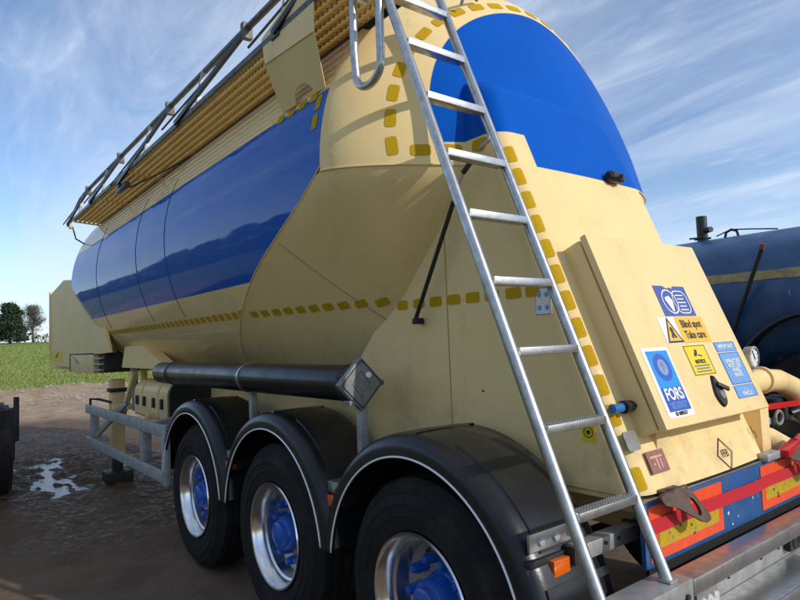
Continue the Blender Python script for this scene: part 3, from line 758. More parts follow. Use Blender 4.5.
# ---- rear bumper
bp = empty('rear_bumper', (0, 0, 0), T)
box('top_beam', (-.905, -1.2, .685), (-.812, .705, .745), M_ALU, bp, .008)
box('beam_web', (-.83, -1.2, .575), (-.815, .705, .686), M_ALUDULL, bp, .002)
box('lower_shelf', (-.99, -1.2, .545), (-.814, .705, .574), M_ALU, bp, .006)
box('shelf_lip', (-1.0, -1.2, .515), (-.991, .705, .574), M_ALU, bp, .003)
box('ladder_step', (-.905, .712, .655), (-.79, 1.235, .752), M_ALUDULL, bp, .006)
for y in (.76, 1.16): lathe('step_bolt', [(0, .013), (-.007, .012), (-.008, .0005)], M_DARK, bp, 6, axis='X', M=Matrix.Translation((-.906, y, .70)))
rl = box('reversing_lamp', (-.885, .50, .585), (-.84, .655, .682), M_CAP, bp, .006)
for k in range(3): lathe('lamp_lens', [(0, .024), (-.008, .023), (-.012, .012), (-.013, .0005)], M_GLASS, rl, 20, axis='X', M=Matrix.Translation((-.886, .53+.047*k, .633)))
tube('socket_ring', [(-.86, -.30+.035*math.cos(a), .645+.035*math.sin(a)) for a in np.linspace(0, 2*math.pi, 20)], .005, M_DARK, bp, 6)
box('socket_body', (-.86, -.36, .60), (-.832, -.24, .684), M_DARK, bp, .008)
for y in (-.18, .0, .3): lathe('web_bolt', [(0, .009), (-.006, .008), (-.007, .0005)], M_DARK, bp, 6, axis='X', M=Matrix.Translation((-.83, y, .63)))
M_HOSE = simple('red_brown_hose', (.16, .035, .025), .5, 0, .2, var=.4)
tube('hose_coupling', [(-.95, -.40, .40), (-.86, -.40, .41), (-.6, -.42, .42)], .075, M_HOSE, T, 20)

# ---- ladder
ld = empty('rear_ladder', (0, 0, 0), T)
def lx(z): return -.853+.397*(z-.77)
for y in (1.17, .80):
    pts = [(lx(.752), y, .752), (lx(2.0), y, 2.0), (lx(3.35), y, 3.35)]
    tube('stile', pts, .0215, M_ALU, ld, 16)
for z in (1.02, 1.29, 1.555, 1.82, 2.095, 2.365, 2.64, 2.92, 3.19):
    box('rung', (lx(z)-.026, .815, z-.018), (lx(z)+.026, 1.155, z+.014), M_ALU, ld, .006)
    rg = [o for o in bpy.data.objects if o.parent == ld][-1]
    V = []; F = []
    for k in range(20):
        y = .84+.29*k/19
        for q in (-.017, -.006, .006, .017):
            a = len(V); V += [(lx(z)+q-.003, y-.004, z+.0138), (lx(z)+q+.003, y-.004, z+.0138), (lx(z)+q+.003, y+.004, z+.0138), (lx(z)+q-.003, y+.004, z+.0138), (lx(z)+q, y, z+.0165)]
            F += [(a, a+1, a+4), (a+1, a+2, a+4), (a+2, a+3, a+4), (a+3, a, a+4)]
    mk('rung_grip', V, F, M_ALU, rg, False)
for y in (1.17, .80): box('stile_foot', (lx(.752)-.026, y-.024, .7525), (lx(.752)+.026, y+.024, .762), M_ALUDULL, ld, .004)
bar('ladder_standoff', (lx(2.5), .82, 2.5), (lx(2.5)+.16, .74, 2.5), .018, .018, M_ALU, ld)
# gas strut beside the ladder
gs = empty('gas_strut', (0, 0, 0), T)
a, b = Vector((.0, .83, 2.40)), Vector((.43, .81, 1.71))
tube('strut_rod', [a, a.lerp(b, .45)], .007, M_ALU, gs, 10); tube('strut_cylinder', [a.lerp(b, .2), b], .0115, M_STRUT, gs, 12)
bar('strut_bracket', a+Vector((-.075, -.005, .045)), a+Vector((.012, 0, -.02)), .018, .02, M_DARK, gs); box('strut_end', (b.x-.014, b.y-.05, b.z-.02), (b.x+.014, b.y+.012, b.z+.012), M_DARK, gs, .006)
# hand loop beside the walkway
LY = 1.2
lp = [(.335, LY, 3.45), (.335, LY, 3.0), (.325, LY, 2.89)]+[(.225+.10*math.cos(a), LY, 2.88+.085*math.sin(a)) for a in np.linspace(rad(-10), rad(-170), 12)]+[(.125, LY, 2.90), (.125, LY, 3.0), (.12, LY, 3.45)]
tube('grab_loop', lp, .0195, M_ALU, T, 16)
bar('loop_bracket', (.335, 1.2, 3.27), (.335, 1.12, 3.27), .03, .03, M_ALU, T); bar('loop_bracket', (.125, 1.2, 3.27), (.125, 1.12, 3.27), .03, .03, M_ALU, T)

# ---- walkway on top
wk = empty('walkway', (0, 0, 0), T)
WI, WO = Vector((0, .972, 3.292)), Vector((0, 1.285, 3.318)); WD_ = (WO-WI).normalized(); WN = Vector((0, -WD_.z, WD_.y)); WL = (WO-WI).length
def W(x, s, n): return (x, WI.y+WD_.y*s+WN.y*n, WI.z+WD_.z*s+WN.z*n)
NPL = 6; PITCH = WL/NPL
for q_ in range(NPL):
    s0 = q_*PITCH; prof = [(s0+.005, .030), (s0+.010, .004), (s0+.014, 0), (s0+PITCH-.015, 0), (s0+PITCH-.011, .004), (s0+PITCH-.006, .030)]
    m = len(prof); V = [W(xx, a, b) for xx in (.12, 6.75) for a, b in prof]
    o = mk('walkway_plank', V, [(k, (k+1) % m, m+(k+1) % m, m+k) for k in range(m)], M_PLANK, wk, False)
    V = []; F = []; V2 = []; F2 = []; mm = 8
    for k in range(int(6.5/.045)):
        for row, sc in enumerate((s0+.019, s0+PITCH-.021)):
            xc = .16+k*.045+(.0225 if (row+q_) % 2 else 0); a = len(V)
            V += [W(xc+.014*math.cos(2*math.pi*t/mm), sc+.0075*math.sin(2*math.pi*t/mm), -.0002) for t in range(mm)]+[W(xc+.010*math.cos(2*math.pi*t/mm), sc+.0052*math.sin(2*math.pi*t/mm), -.0065) for t in range(mm)]
            F += [(a+t, a+(t+1) % mm, a+mm+(t+1) % mm, a+mm+t) for t in range(mm)]
            b = len(V2)
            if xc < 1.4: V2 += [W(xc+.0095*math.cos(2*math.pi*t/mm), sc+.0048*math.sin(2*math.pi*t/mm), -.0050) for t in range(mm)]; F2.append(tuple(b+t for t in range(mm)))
    st = mk('plank_studs', V, F, M_PLANK, o, False); st['kind'] = 'stuff'
    hl = mk('plank_holes', V2, F2, M_HOLE, o, False); hl['kind'] = 'stuff'
box('outer_edge_beam', (.10, 1.287, 3.315), (6.95, 1.297, 3.352), M_RAIL, wk, .003)
box('gap_shade_strip', (.10, .952, 3.268), (6.75, .966, 3.325), M_DARK, wk, .003)  # dark strip stands in for the shadow in the gap between walkway and barrel
for X in (4.05, 5.3, 6.72):
    bar('walkway_bracket', W(X, .0, -.012), W(X, WL, -.012), .02, .016, M_MATTE, wk)
box('front_end_plate', (6.90, 1.27, 3.25), (6.98, 1.30, 3.37), M_CREAM, wk, .006)
tube('front_stay', [(6.95, 1.26, 3.28), (6.95, 1.22, 3.12), (7.1, .98, 3.02)], .010, M_RAIL, wk, 8)
# bent closing plate at the ladder end, with a half-round opening
pl = []
def plate_pts():
    up = [(1.12, 1.295, 3.42), (.56, 1.295, 3.42)]
    return up
V = [(1.13, 1.296, 3.37), (.62, 1.296, 3.47), (.53, 1.296, 3.47), (.545, 1.296, 3.165), (1.095, 1.296, 3.205)]
def thick(name, poly, nrm, th, mat, parent):
    nrm = Vector(nrm).normalized()*th; A = [Vector(p) for p in poly]; n = len(A); B2 = [p-nrm for p in A]
    return mk(name, A+B2, [tuple(range(n)), tuple(range(n, 2*n))[::-1]]+[(i, n+i, n+(i+1) % n, (i+1) % n) for i in range(n)], mat, parent, False)
cp = thick('closing_plate', V, (0, 1, 0), .004, M_CREAM, wk)
e0, e1 = Vector((.545, 1.296, 3.165)), Vector((1.095, 1.296, 3.205)); d0, d1 = Vector((.63, 1.185, 2.935)), Vector((1.12, 1.178, 2.955))
low = [e0, e1, d1]
for k in range(13):
    a = math.pi*k/12; t = .45+.21*math.cos(a); s = .30*math.sin(a); bp_ = d0.lerp(d1, t); tp_ = e0.lerp(e1, t); low.append(bp_.lerp(tp_, s))
low.append(d0)
thick('plate_lower_leaf', low, (0, .9, -.4), .004, M_CREAM, cp)
tube('plate_fold', [e0, e1], .005, M_CREAM, cp, 8)
# folding handrail
hr = empty('handrail', (0, 0, 0), T)
RY, RZ = 1.225, 3.605
tube('top_rail', [(6.95, RY+.02, 3.46), (6.55, RY+.01, 3.57), (6.2, RY, RZ), (4.6, RY, RZ), (1.0, RY, RZ), (.1, RY, RZ)], .021, M_RAIL, hr, 14)
for (xa, xb, zb) in ((1.47, 2.62, 3.33), (2.98, 4.36, 3.26), (4.56, 5.66, 3.34), (6.1, 7.02, 3.32), (.35, .95, 3.33)):
    bar('fold_strut', (xa, RY+.03, RZ-.05), (xb, 1.31, zb), .024, .036, M_STRUT, hr)
    box('strut_clamp', (xa-.022, RY-.026, RZ-.075), (xa+.022, RY+.04, RZ+.028), M_RAIL, hr, .006)
    box('strut_foot', (xb-.045, 1.288, zb-.03), (xb+.045, 1.308, zb+.035), M_STRUT, hr, .006)
    tube('strut_stay', [(xa+.10, RY+.02, RZ-.06), (xb+.35, 1.30, zb+.06)], .008, M_RAIL, hr, 8)
for X in (.9, 2.2, 3.5, 5.1, 6.35): bar('short_post', (X, 1.285, 3.34), (X, RY+.01, RZ), .03, .03, M_GALV, hr, upv=(1, 0, 0))
box('air_actuator', (4.2, 1.23, 3.20), (4.55, 1.29, 3.26), M_RAIL, hr, .02); tube('air_hose', [(4.5, 1.26, 3.23), (4.2, 1.2, 3.22), (3.7, 1.08, 3.25), (3.2, 1.0, 3.27)], .008, M_STRUT, hr, 6)

# ---- long black hose tube with square cap
ht = empty('hose_tube', (0, 0, 0), T); TY, TZ = 1.08, 1.40
tb = lathe('tube_shell', [(.62, .001), (.62, .094), (3.76, .094), (3.78, .088), (3.785, .001)], M_TUBE, ht, 40, axis='X', M=Matrix.Translation((0, TY, TZ)))
for X in (1.87, 3.42): lathe('tube_clamp', [(X-.012, .094), (X-.012, .099), (X+.012, .099), (X+.012, .094)], M_ALU if X < 3 else M_RAIL, ht, 40, axis='X', M=Matrix.Translation((0, TY, TZ)))
lathe('collar', [(.58, .02), (.58, .100), (.64, .100), (.64, .094)], M_DARK, ht, 36, axis='X', M=Matrix.Translation((0, TY, TZ)))
capM = Matrix.Translation((.575, TY, TZ)) @ Matrix.Rotation(rad(45), 4, 'X')
cpx = box('end_cap', (-.035, -.098, -.098), (.006, .098, .098), M_CAP, ht, .012, capM)
CE1, CE2 = Vector((0, -1, 0)), Vector((0, 0, 1)); CO = Vector((.5395, TY, TZ))
outline('cap_rim', CO, CE1, CE2, [(0, -.124), (.124, 0), (0, .124), (-.124, 0)], .007, M_DARK, cpx, .0008)
outline('cap_diamond', CO, CE1, CE2, [(-.005, -.066), (.05, 0), (-.005, .066), (-.06, 0)], .003, M_DARK, cpx, .001)
text('cap_letters', 'FFB', .05, CO+CE1*-.005, CE1, CE2, M_GREYINK, cpx, .0004, .75)
for o_ in [cpx.children[-1]]: 
    for v in o_.data.vertices: v.co.x -= .0012
lathe('cap_rivet', [(0, .016), (-.007, .014), (-.009, .0005)], M_WHITE, cpx, 16, axis='X', M=Matrix.Translation((.5395, TY-.04, TZ+.042)))
box('cap_hinge', (.545, TY+.035, TZ-.105), (.60, TY+.075, TZ-.08), M_CAP, cpx, .005, Matrix.Translation((0, 0, 0)))
lathe('cap_latch', [(.545, .016), (.60, .016)], M_DARK, cpx, 12, axis='X', M=Matrix.Translation((0, TY-.122, TZ-.002)))

# ---- control cabinet on the raked back
cb = empty('control_cabinet', (0, 0, 0), T)
def RP(y, z, off): return Vector((rear_x(z, off), y, z))
E1 = Vector((0, -1, 0)); E2 = Vector((.39, 0, 1)).normalized(); EN = E1.cross(E2).normalized()   # outward (rearwards and up)
CZ0, CZ1, CY0, CY1 = 1.195, 1.975, -.29, .612
H = (CZ1-CZ0)*1.0734; CO_ = RP((CY0+CY1)/2, (CZ0+CZ1)/2, 0)
CM = Matrix(((E1.x, E2.x, EN.x, CO_.x), (E1.y, E2.y, EN.y, CO_.y), (E1.z, E2.z, EN.z, CO_.z), (0, 0, 0, 1)))
WD = CY1-CY0
box('cabinet_body', (-WD/2, -H/2, -.01), (WD/2, H/2, .088), M_CREAM, cb, .008, CM)
box('door_gasket', (-WD/2+.012, -H/2+.012, .0885), (WD/2-.012, H/2-.012, .097), M_DARK, cb, .001, CM)
door = box('cabinet_door', (-WD/2-.008, -H/2-.008, .0975), (WD/2+.008, H/2+.008, .131), M_CREAM, cb, .009, CM)
DN = .1313
def DP(y, z): 
    p = RP(y, z, 0); return p+EN*DN
def stk(name, y0, y1, z0, z1, mat, parent, th=.0012, r=0.008, lift=0): 
    c = DP((y0+y1)/2, (z0+z1)/2)+EN*lift; return decal(name, c, E1, E2, rect(abs(y0-y1), abs(z1-z0)*1.0734, r=r), mat, parent, th)
# navy mandatory sign
s1 = stk('navy_sign', .27, -.005, 1.622, 1.762, M_STKBLUE, door, r=.004); c = DP(.1325, 1.692)+EN*.0014
decal('sign_notch', c+EN*.0002, E1, E2, [(-.06, .076), (-.045, .066), (-.02, .062), (.0, .068), (.015, .060), (.03, .076)], M_CREAM, s1, .0012)
ring_decal('sign_ring', c, E1, E2, .062, .055, M_STKWHITE, s1, -.045, -.004, .98); decal('sign_funnel', c, E1, E2, [(-.075, .018), (-.04, .024), (-.02, .002), (-.04, -.052), (-.052, -.052), (-.082, .006)], M_STKWHITE, s1, .0014)
outline('sign_frame', c, E1, E2, rect(.13, .115, .052, -.006, .04), .006, M_STKWHITE, s1, .0016)
for k in range(5): decal('text_line', c, E1, E2, rect(.07-.012*(k % 2), .0055, .055, .028-.018*k), M_STKWHITE, s1, .0012)
# blind spot warning
s2 = stk('blind_spot_sign', .35, -.035, 1.503, 1.617, M_STKWHITE, door, r=.012); c = DP(.1575, 1.56)+EN*.0014
decal('amber_panel', c, E1, E2, rect(.245, .122, .069, 0, .004), M_STKORANGE, s2, .001)
decal('warning_triangle', c, E1, E2, [(-.175, -.053), (-.062, -.053), (-.1185, .055)], M_STKORANGE, s2, .001); outline('triangle_border', c, E1, E2, [(-.183, -.058), (-.054, -.058), (-.1185, .062)], .016, M_INK, s2, .0016)
decal('warning_figure', c, E1, E2, [(-.14, -.035), (-.128, -.012), (-.132, .005), (-.118, .018), (-.106, .006), (-.108, -.012), (-.096, -.035), (-.112, -.038), (-.118, -.02), (-.124, -.038)], M_INK, s2, .0018)
text('blind_spot_text', 'Blind spot', .052, c+E1*.07+E2*.026+EN*.0015, E1, E2, M_INK, s2, .0012, .86); text('blind_spot_text', 'Take care', .052, c+E1*.07-E2*.026+EN*.0015, E1, E2, M_INK, s2, .0012, .86)
# yellow notice
s3 = stk('yellow_notice', .245, .055, 1.362, 1.492, M_STKYELLOW, door, r=.002); c = DP(.15, 1.427)+EN*.0014
outline('notice_border', c, E1, E2, rect(.184, .134), .005, M_INK, s3, .0006)
decal('notice_symbol', c, E1, E2, [(-.03, .024), (-.008, .05), (.006, .045), (.002, .032), (-.012, .018), (-.026, .016)], M_INK, s3, .001); decal('notice_symbol', c, E1, E2, [(.002, .020), (.034, .014), (.036, .018), (.008, .026)], M_INK, s3, .001)
text('notice_text', 'NOTICE', .024, c-E2*.008+EN*.001, E1, E2, M_INK, s3, .0006)
for k in range(3): decal('text_line', c, E1, E2, rect(.13-.02*(k % 2), .006, 0, -.026-.013*k), M_GREYINK, s3, .001)
# FORS plate
s4 = stk('fors_sticker', .575, .375, 1.222, 1.492, M_STKWHITE, door, r=.012); c = DP(.475, 1.357)+EN*.0014
decal('sky_panel', c, E1, E2, rect(.162, .155, .004, .053, .002), M_STKCYAN, s4, .001); decal('deep_panel', c, E1, E2, rect(.162, .095, .004, -.0725, .002), M_STKDEEP, s4, .001)
ring_decal('emblem_ring', c, E1, E2, .058, .036, M_STKDEEP, s4, .004, .06, 1, .0018); ring_decal('emblem_globe', c, E1, E2, .034, .001, M_STKLIGHT, s4, .004, .06, 1, .0018)
decal('emblem_swirl', c, E1, E2, [(.004+.02*math.cos(a)*(1 if a < 3.2 else .4), .06+.024*math.sin(a)) for a in np.linspace(0, 6, 14)], M_CAP, s4, .002)
text('fors_text', 'FORS', .066, c+E1*.004-E2*.054+EN*.0013, E1, E2, M_STKWHITE, s4, .0018, .86)
text('fors_text', 'FLEET OPERATOR\nRECOGNITION', .0165, c+E1*.004-E2*.098+EN*.0013, E1, E2, M_STKLIGHT, s4, .0003, .95); text('fors_text', 'ID 009517', .021, c+E1*.0-E2*.131+EN*.0013, E1, E2, M_INK, s4, .0004, 1.0)
# pale blue notice, three fields
s5 = empty('blue_notice', (0, 0, 0), door)
for z0, z1, nm in ((1.452, 1.497, 'IMPORTANT'), (1.305, 1.448, 'OPERATORS\nMUST USE\nWHEEL\nBRAKE'), (1.245, 1.301, '- - -\nVEHICLE')):
    pn = stk('notice_panel', -.038, -.238, z0, z1, M_STKLIGHT, s5, r=.002); c = DP(-.138, (z0+z1)/2)+EN*.0014
    outline('panel_border', c, E1, E2, rect(.196, (z1-z0)*1.0734-.004), .004, M_STKDEEP, s5, .0006)
    text('notice_text', nm, .026 if '\n' in nm else .027, c+EN*.001, E1, E2, M_STKWHITE, s5, .0006)
# latch
c = DP(.118, 1.292)+EN*.0005
lt = mk('door_latch', *(lambda poly: ([c+E1*a+E2*b for a, b in poly]+[c+E1*(a*.86)+E2*(b*.9)+EN*.011 for a, b in poly], [tuple(range(len(poly)))[::-1], tuple(range(len(poly), 2*len(poly)))]+[(i, (i+1) % len(poly), len(poly)+(i+1) % len(poly), len(poly)+i) for i in range(len(poly))]))([(.038*math.copysign(abs(math.cos(a))**.9, math.cos(a))*(1.1 if math.sin(a) < 0 else 1-.55*math.sin(a)), .072*math.sin(a)) for a in np.linspace(0, 2*math.pi, 28, endpoint=False)]), M_CAP, door, False)
lt.data.materials.clear(); lt.data.materials.append(M_DARK)
bar('latch_handle', c+E1*-.012+E2*.028+EN*.018, c+E1*.048-E2*.004+EN*.026, .018, .012, M_DARK, lt, upv=EN); lathe('latch_keyhole', [(0, .02), (.006, .018), (.0065, .0005)], M_CAP, lt, 16, axis='Z', M=Matrix(((E1.x, E2.x, EN.x, (c-E2*.02+EN*.011).x), (E1.y, E2.y, EN.y, (c-E2*.02+EN*.011).y), (E1.z, E2.z, EN.z, (c-E2*.02+EN*.011).z), (0, 0, 0, 1))))
# marks on the shroud below the cabinet
def SP(y, z): return RP(y, z, .013)
c = SP(.05, 1.062)
dm = [(.0, -.066), (.088, .0), (.0, .066), (-.088, .0)]; dm = [(a*.80, b*1.08) for a, b in dm]
outline('maker_diamond', c, E1, E2, dm, .008, M_INK, shroud, .0016); text('maker_letters', 'FFB', .048, c+EN*.0012, E1, E2, M_INK, shroud, -.0003, .85)
s6 = decal('red_square_label', SP(.57, 1.105), E1, E2, rect(.125, .085, r=.004), M_STKRED, shroud, .0012)
for poly in ([(-.045, .014), (.04, .014), (.04, .022), (-.045, .022)], [(-.01, -.03), (0, -.03), (0, .014), (-.01, .014)], [(.015, -.028), (.023, -.028), (.023, .01), (.015, .01)], [(-.035, -.012), (-.02, -.012), (-.02, -.005), (-.035, -.005)]): decal('label_mark', SP(.57, 1.105)+EN*.0013, E1, E2, poly, M_STKPINK, s6, .001)
for (y0, z0) in ((-.285, 1.125), (-.30, 1.10)): decal('scratch_mark', SP(y0, z0)+EN*.001, E1, E2, [(-.004, -.018), (.004, -.016), (.003, .018), (-.002, .015)], M_INK, shroud, .001)
# small labels on the nearside wall
SE1, SE2 = (-1, 0, 0), (0, 0, 1)
s7 = decal('pictogram_label', (-.358, .7552, 1.752), SE1, SE2, rect(.082, .115), M_STKWHITE, shroud, .0012); outline('label_border', (-.358, .7566, 1.752), SE1, SE2, rect(.08, .113), .003, M_STKDEEP, s7, .0005)
for a, b in ((-.02, .027), (.02, .027), (-.02, -.028), (.02, -.028)): decal('pictogram', (-.358+a, .7566, 1.752+b), SE1, SE2, disc(.011), M_STKLIGHT, s7, .0008)
s8 = decal('yellow_round_label', (-.545, .7552, 1.222), SE1, SE2, rect(.062, .078), M_STKYELLOW, shroud, .0012); ring_decal('label_ring', (-.545, .7566, 1.222), SE1, SE2, .022, .018, M_INK, s8, th=.0008); decal('label_mark', (-.545, .7566, 1.222), SE1, SE2, disc(.009), M_INK, s8, .0008)
for X, z in ((.02, 1.36), (-.21, 1.36)): lathe('rivet', [(0, .006), (.003, .005), (.004, .0005)], M_DARK, shroud, 8, M=Matrix.Translation((X, .7552, z)))
# little blue valve with black lever and grey flap by the corner
vv = empty('air_valve', (0, 0, 0), T); p0 = RP(.72, 1.318, .03)
lathe('valve_body', [(-.03, .001), (-.03, .018), (.03, .018), (.03, .001)], simple('valve_blue', (.02, .16, .42), .3, 0, .4), vv, 16, M=Matrix.Translation(p0))
lathe('valve_knob', [(-.10, .001), (-.10, .022), (-.045, .026), (-.04, .001)], M_STRUT, vv, 16, M=Matrix.Translation(p0)); bar('valve_lever', p0+Vector((-.01, -.09, .0)), p0+Vector((-.03, -.17, .012)), .012, .012, M_STRUT, vv); lathe('lever_ball', [(-.012, .001), (-.008, .009), (0, .012), (.008, .009), (.012, .001)], M_STRUT, vv, 12, M=Matrix.Translation(p0+Vector((-.03, -.175, .013))))
c = RP(.70, 1.195, .02); decal('rubber_flap', c, E1, E2, rect(.085, .075, r=.015), M_CAP, T, .006)
# rear camera
rc = empty('rear_camera', (0, 0, 0), T); p0 = RP(-.035, 2.405, .0)
lathe('camera_body', [(-.055, .001), (-.055, .026), (-.02, .032), (.045, .032), (.06, .02), (.06, .001)], M_STRUT, rc, 18, axis='Y', M=Matrix.Translation(p0+EN*.035)); box('camera_bracket', (-.03, -.02, 0), (.03, .02, .012), M_STRUT, rc, .003, Matrix(((E1.x, E2.x, EN.x, (p0+EN*.012).x), (E1.y, E2.y, EN.y, (p0+EN*.012).y), (E1.z, E2.z, EN.z, (p0+EN*.012).z), (0, 0, 0, 1)))); tube('camera_lens', [p0+EN*.04+E1*.01, p0+EN*.075+E1*.02-E2*.02], .017, M_STRUT, rc, 14)
# crane eye at the top of the hood
tube('hood_handle', [(.28, .52, 3.42), (.24, .53, 3.47), (.24, .40, 3.52), (.30, .38, 3.50)], .010, M_GALV, T, 8)
# pressure gauge and pipework at the right of the shroud
pg = empty('pressure_gauge', (-.60, -.63, 1.45), T)
lathe('gauge_case', [(.03, .001), (.03, .055), (-.012, .058), (-.014, .05)], M_GALV, pg, 32, axis='X'); lathe('gauge_dial', [(-.008, .052), (-.0085, .0005)], M_GAUGE, pg, 32, axis='X')
bar('gauge_needle', (-.011, -.008, -.012), (-.011, .02, .034), .003, .004, M_INK, pg); 
for k in range(9):
    a = rad(-40+32.5*k); bar('gauge_tick', (-.0105, .038*math.cos(a), .038*math.sin(a)), (-.0105, .047*math.cos(a), .047*math.sin(a)), .002, .003, M_INK, pg)
tube('gauge_stem', [(.01, 0, -.05), (.01, 0, -.16)], .012, M_GALV, pg, 8)
pp = empty('discharge_pipework', (0, 0, 0), T)
arc = [(-.56, -.45, 1.285), (-.57, -.60, 1.315), (-.58, -.76, 1.32), (-.59, -.95, 1.305), (-.60, -1.10, 1.26), (-.605, -1.20, 1.18), (-.61, -1.24, 1.08), (-.61, -1.25, .9)]
tube('cream_elbow_pipe', arc, .062, M_CREAM, pp, 20); 
for i in (2, 5): 
    q = Vector(arc[i]); t = (Vector(arc[i+1])-Vector(arc[i-1])).normalized(); tube('pipe_flange', [q-t*.012, q+t*.012], .074, M_CREAM, pp, 20)
tube('vertical_pipe', [(-.60, -.62, 1.20), (-.60, -.62, .98)], .05, M_CREAM, pp, 18); lathe('pipe_clamp', [(-.02, .058), (-.012, .064), (.012, .064), (.02, .058)], M_GALV, pp, 20, axis='Z', M=Matrix.Translation((-.60, -.62, 1.12)))
tube('outlet_elbow', [(-.58, -.60, 1.06), (-.63, -.66, 1.02), (-.70, -.72, .96), (-.76, -.76, .90)], [.055, .066, .066, .058], M_CREAM, pp, 18)
bar('lever_arm', (-.62, -.66, 1.185), (-.64, -1.30, 1.165), .022, .03, M_RED, pp)
tube('butterfly_valve', [(-.66, -.86, 1.03), (-.60, -.96, 1.05)], .078, M_STRUT, pp, 20); tube('valve_neck', [(-.62, -.92, 1.05), (-.62, -.92, 1.17)], .022, M_DARK, pp, 10); tube('valve_hose', [(-.62, -1.0, 1.12), (-.66, -1.1, 1.14), (-.68, -1.14, 1.02), (-.66, -1.05, .93)], .022, M_STRUT, pp, 10)
tube('valve_ring', [(-.64+.0*math.cos(a), -.80+.045*math.cos(a), 1.12+.035*math.sin(a)) for a in np.linspace(0, 2*math.pi, 18)], .009, M_CAP, pp, 8)
for y in (-1.02, -1.16): tube('pipe_body', [(-.50, y, .80), (-.52, y, 1.2)], .06, M_DARK, pp, 14)
box('valve_block', (-.58, -1.2, .84), (-.50, -.5, 1.02), M_DARK, pp, .02)
bar('red_handle', (-.80, -.40, 1.005), (-.78, -.62, 1.03), .045, .035, M_RED, pp); tube('red_handle_grip', [(-.785, -.60, 1.03), (-.775, -.68, 1.045)], .02, M_RED, pp, 12)
box('handle_bracket', (-.79, -.40, .985), (-.74, -.25, 1.02), M_ALUDULL, pp, .006)

# ------------------------------------------------------------------ old blue slurry tanker on the right
BT = empty('slurry_tanker', (.0, -4.75, 0)); tag(BT, 'old dark blue slurry tanker with cream stripe parked behind the cream trailer', 'tanker')
RB, ZB = .88, 1.80
prof = [(2.42, .001), (2.40, .30), (2.30, .60), (2.16, .78), (1.98, .86), (1.86, RB)]+[(1.2-.5*k, RB) for k in range(10)]+[(-3.6, RB), (-3.75, .8), (-3.9, .5), (-3.95, .001)]
lathe('tank', prof, M_OLDBLUE, BT, 64, axis='X', M=Matrix.Translation((0, 0, ZB)))
rows = []
for k in range(40):
    X = 1.8-5.2*k/39; row = []
    for q in range(5):
        z = 2.085+.095*q/4+.004*math.sin(k*2.1+q); row.append((X, math.sqrt((RB+.004)**2-(z-ZB)**2), z))
    rows.append(row)
grid_mesh('cream_stripe', rows, M_OLDSTRIPE, BT)
vp_ = lathe('vent_pipe', [(2.66, .001), (2.66, .062), (2.98, .062), (2.98, .052), (2.80, .05), (2.80, .001)], M_STRUT, BT, 24, axis='Z', M=Matrix.Translation((1.54, .05, 0)))
lathe('vent_flange', [(2.70, .001), (2.70, .095), (2.715, .095), (2.715, .001)], M_DARK, vp_, 24, axis='Z', M=Matrix.Translation((1.54, .05, 0)))
tube('vent_valve', [(1.52, .05, 2.80), (1.41, .10, 2.80)], .035, M_STRUT, vp_, 12); bar('vent_lever', (1.54, .05, 2.72), (1.67, .12, 2.72), .02, .02, M_DARK, vp_)
tube('lifting_eye', [(1.28, .05, 2.66), (1.26, .05, 2.74), (1.20, .05, 2.765), (1.14, .05, 2.74), (1.12, .05, 2.66)], .016, M_STRUT, BT, 8); tube('top_cable', [(1.37, .06, 2.71), (1.20, .06, 2.765), (.95, .06, 2.73), (.7, .06, 2.69)], .008, M_STRUT, BT, 6)
lathe('wheel_arch', [(.46, .80), (.98, .80), (.99, .775), (.98, .765), (.46, .765)], M_STRUT, BT, 32, a0=rad(0), a1=rad(180), M=Matrix.Translation((.10, 0, .95)))
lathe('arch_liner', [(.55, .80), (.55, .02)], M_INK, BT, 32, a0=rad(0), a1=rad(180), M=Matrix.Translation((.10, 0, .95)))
lathe('tyre', [(.58, .35), (.55, .45), (.56, .60), (.60, .67), (.66, .69), (.88, .69), (.93, .66), (.95, .58), (.94, .40), (.92, .34)], M_TYRE, BT, 48, M=Matrix.Translation((.10, 0, .69)))
lathe('wheel_disc', [(.90, .34), (.80, .32), (.78, .1), (.82, .001)], M_OLDBLUE, BT, 32, M=Matrix.Translation((.10, 0, .69)))
for k in range(22):
    a = 2*math.pi*k/22; bar('tyre_lug', (.10+.70*math.cos(a), .60, .69+.70*math.sin(a)), (.10+.70*math.cos(a+.16), .92, .69+.70*math.sin(a+.16)), .05, .05, M_TYRE, BT, upv=(math.cos(a), 0, math.sin(a)))
for s in (.45, -.45): box('frame_rail', (-3.8, s-.06, .62), (1.9, s+.06, .86), M_OLDBLUE, BT, .01)
lathe('far_tyre', [(-.95, .35), (-.95, .6), (-.88, .69), (-.66, .69), (-.58, .6), (-.58, .35)], M_TYRE, BT, 32, M=Matrix.Translation((.10, 0, .69)))
box('drawbar', (1.9, -.1, .45), (3.6, .1, .65), M_OLDBLUE, BT, .02); tube('jack_leg', [(3.3, .18, 0), (3.3, .18, .9)], .05, M_DARK, BT, 12)
tube('hydraulic_arm', [(.92, .92, 1.48), (.53, .98, 2.38)], .022, M_STRUT, BT, 10); tube('red_tip', [(.53, .98, 2.38), (.51, .985, 2.43)], .026, simple('faded_red', (.22, .05, .045), .6), BT, 10)
for X, z in ((.35, 1.93), (.32, 1.86), (1.05, 1.72)): decal('scratch_mark', (X, .872, z), (-1, 0, 0), (0, 0, 1), [(-.006, -.03), (.007, -.02), (.004, .035), (-.005, .03)], M_STKLIGHT, BT, .0015)

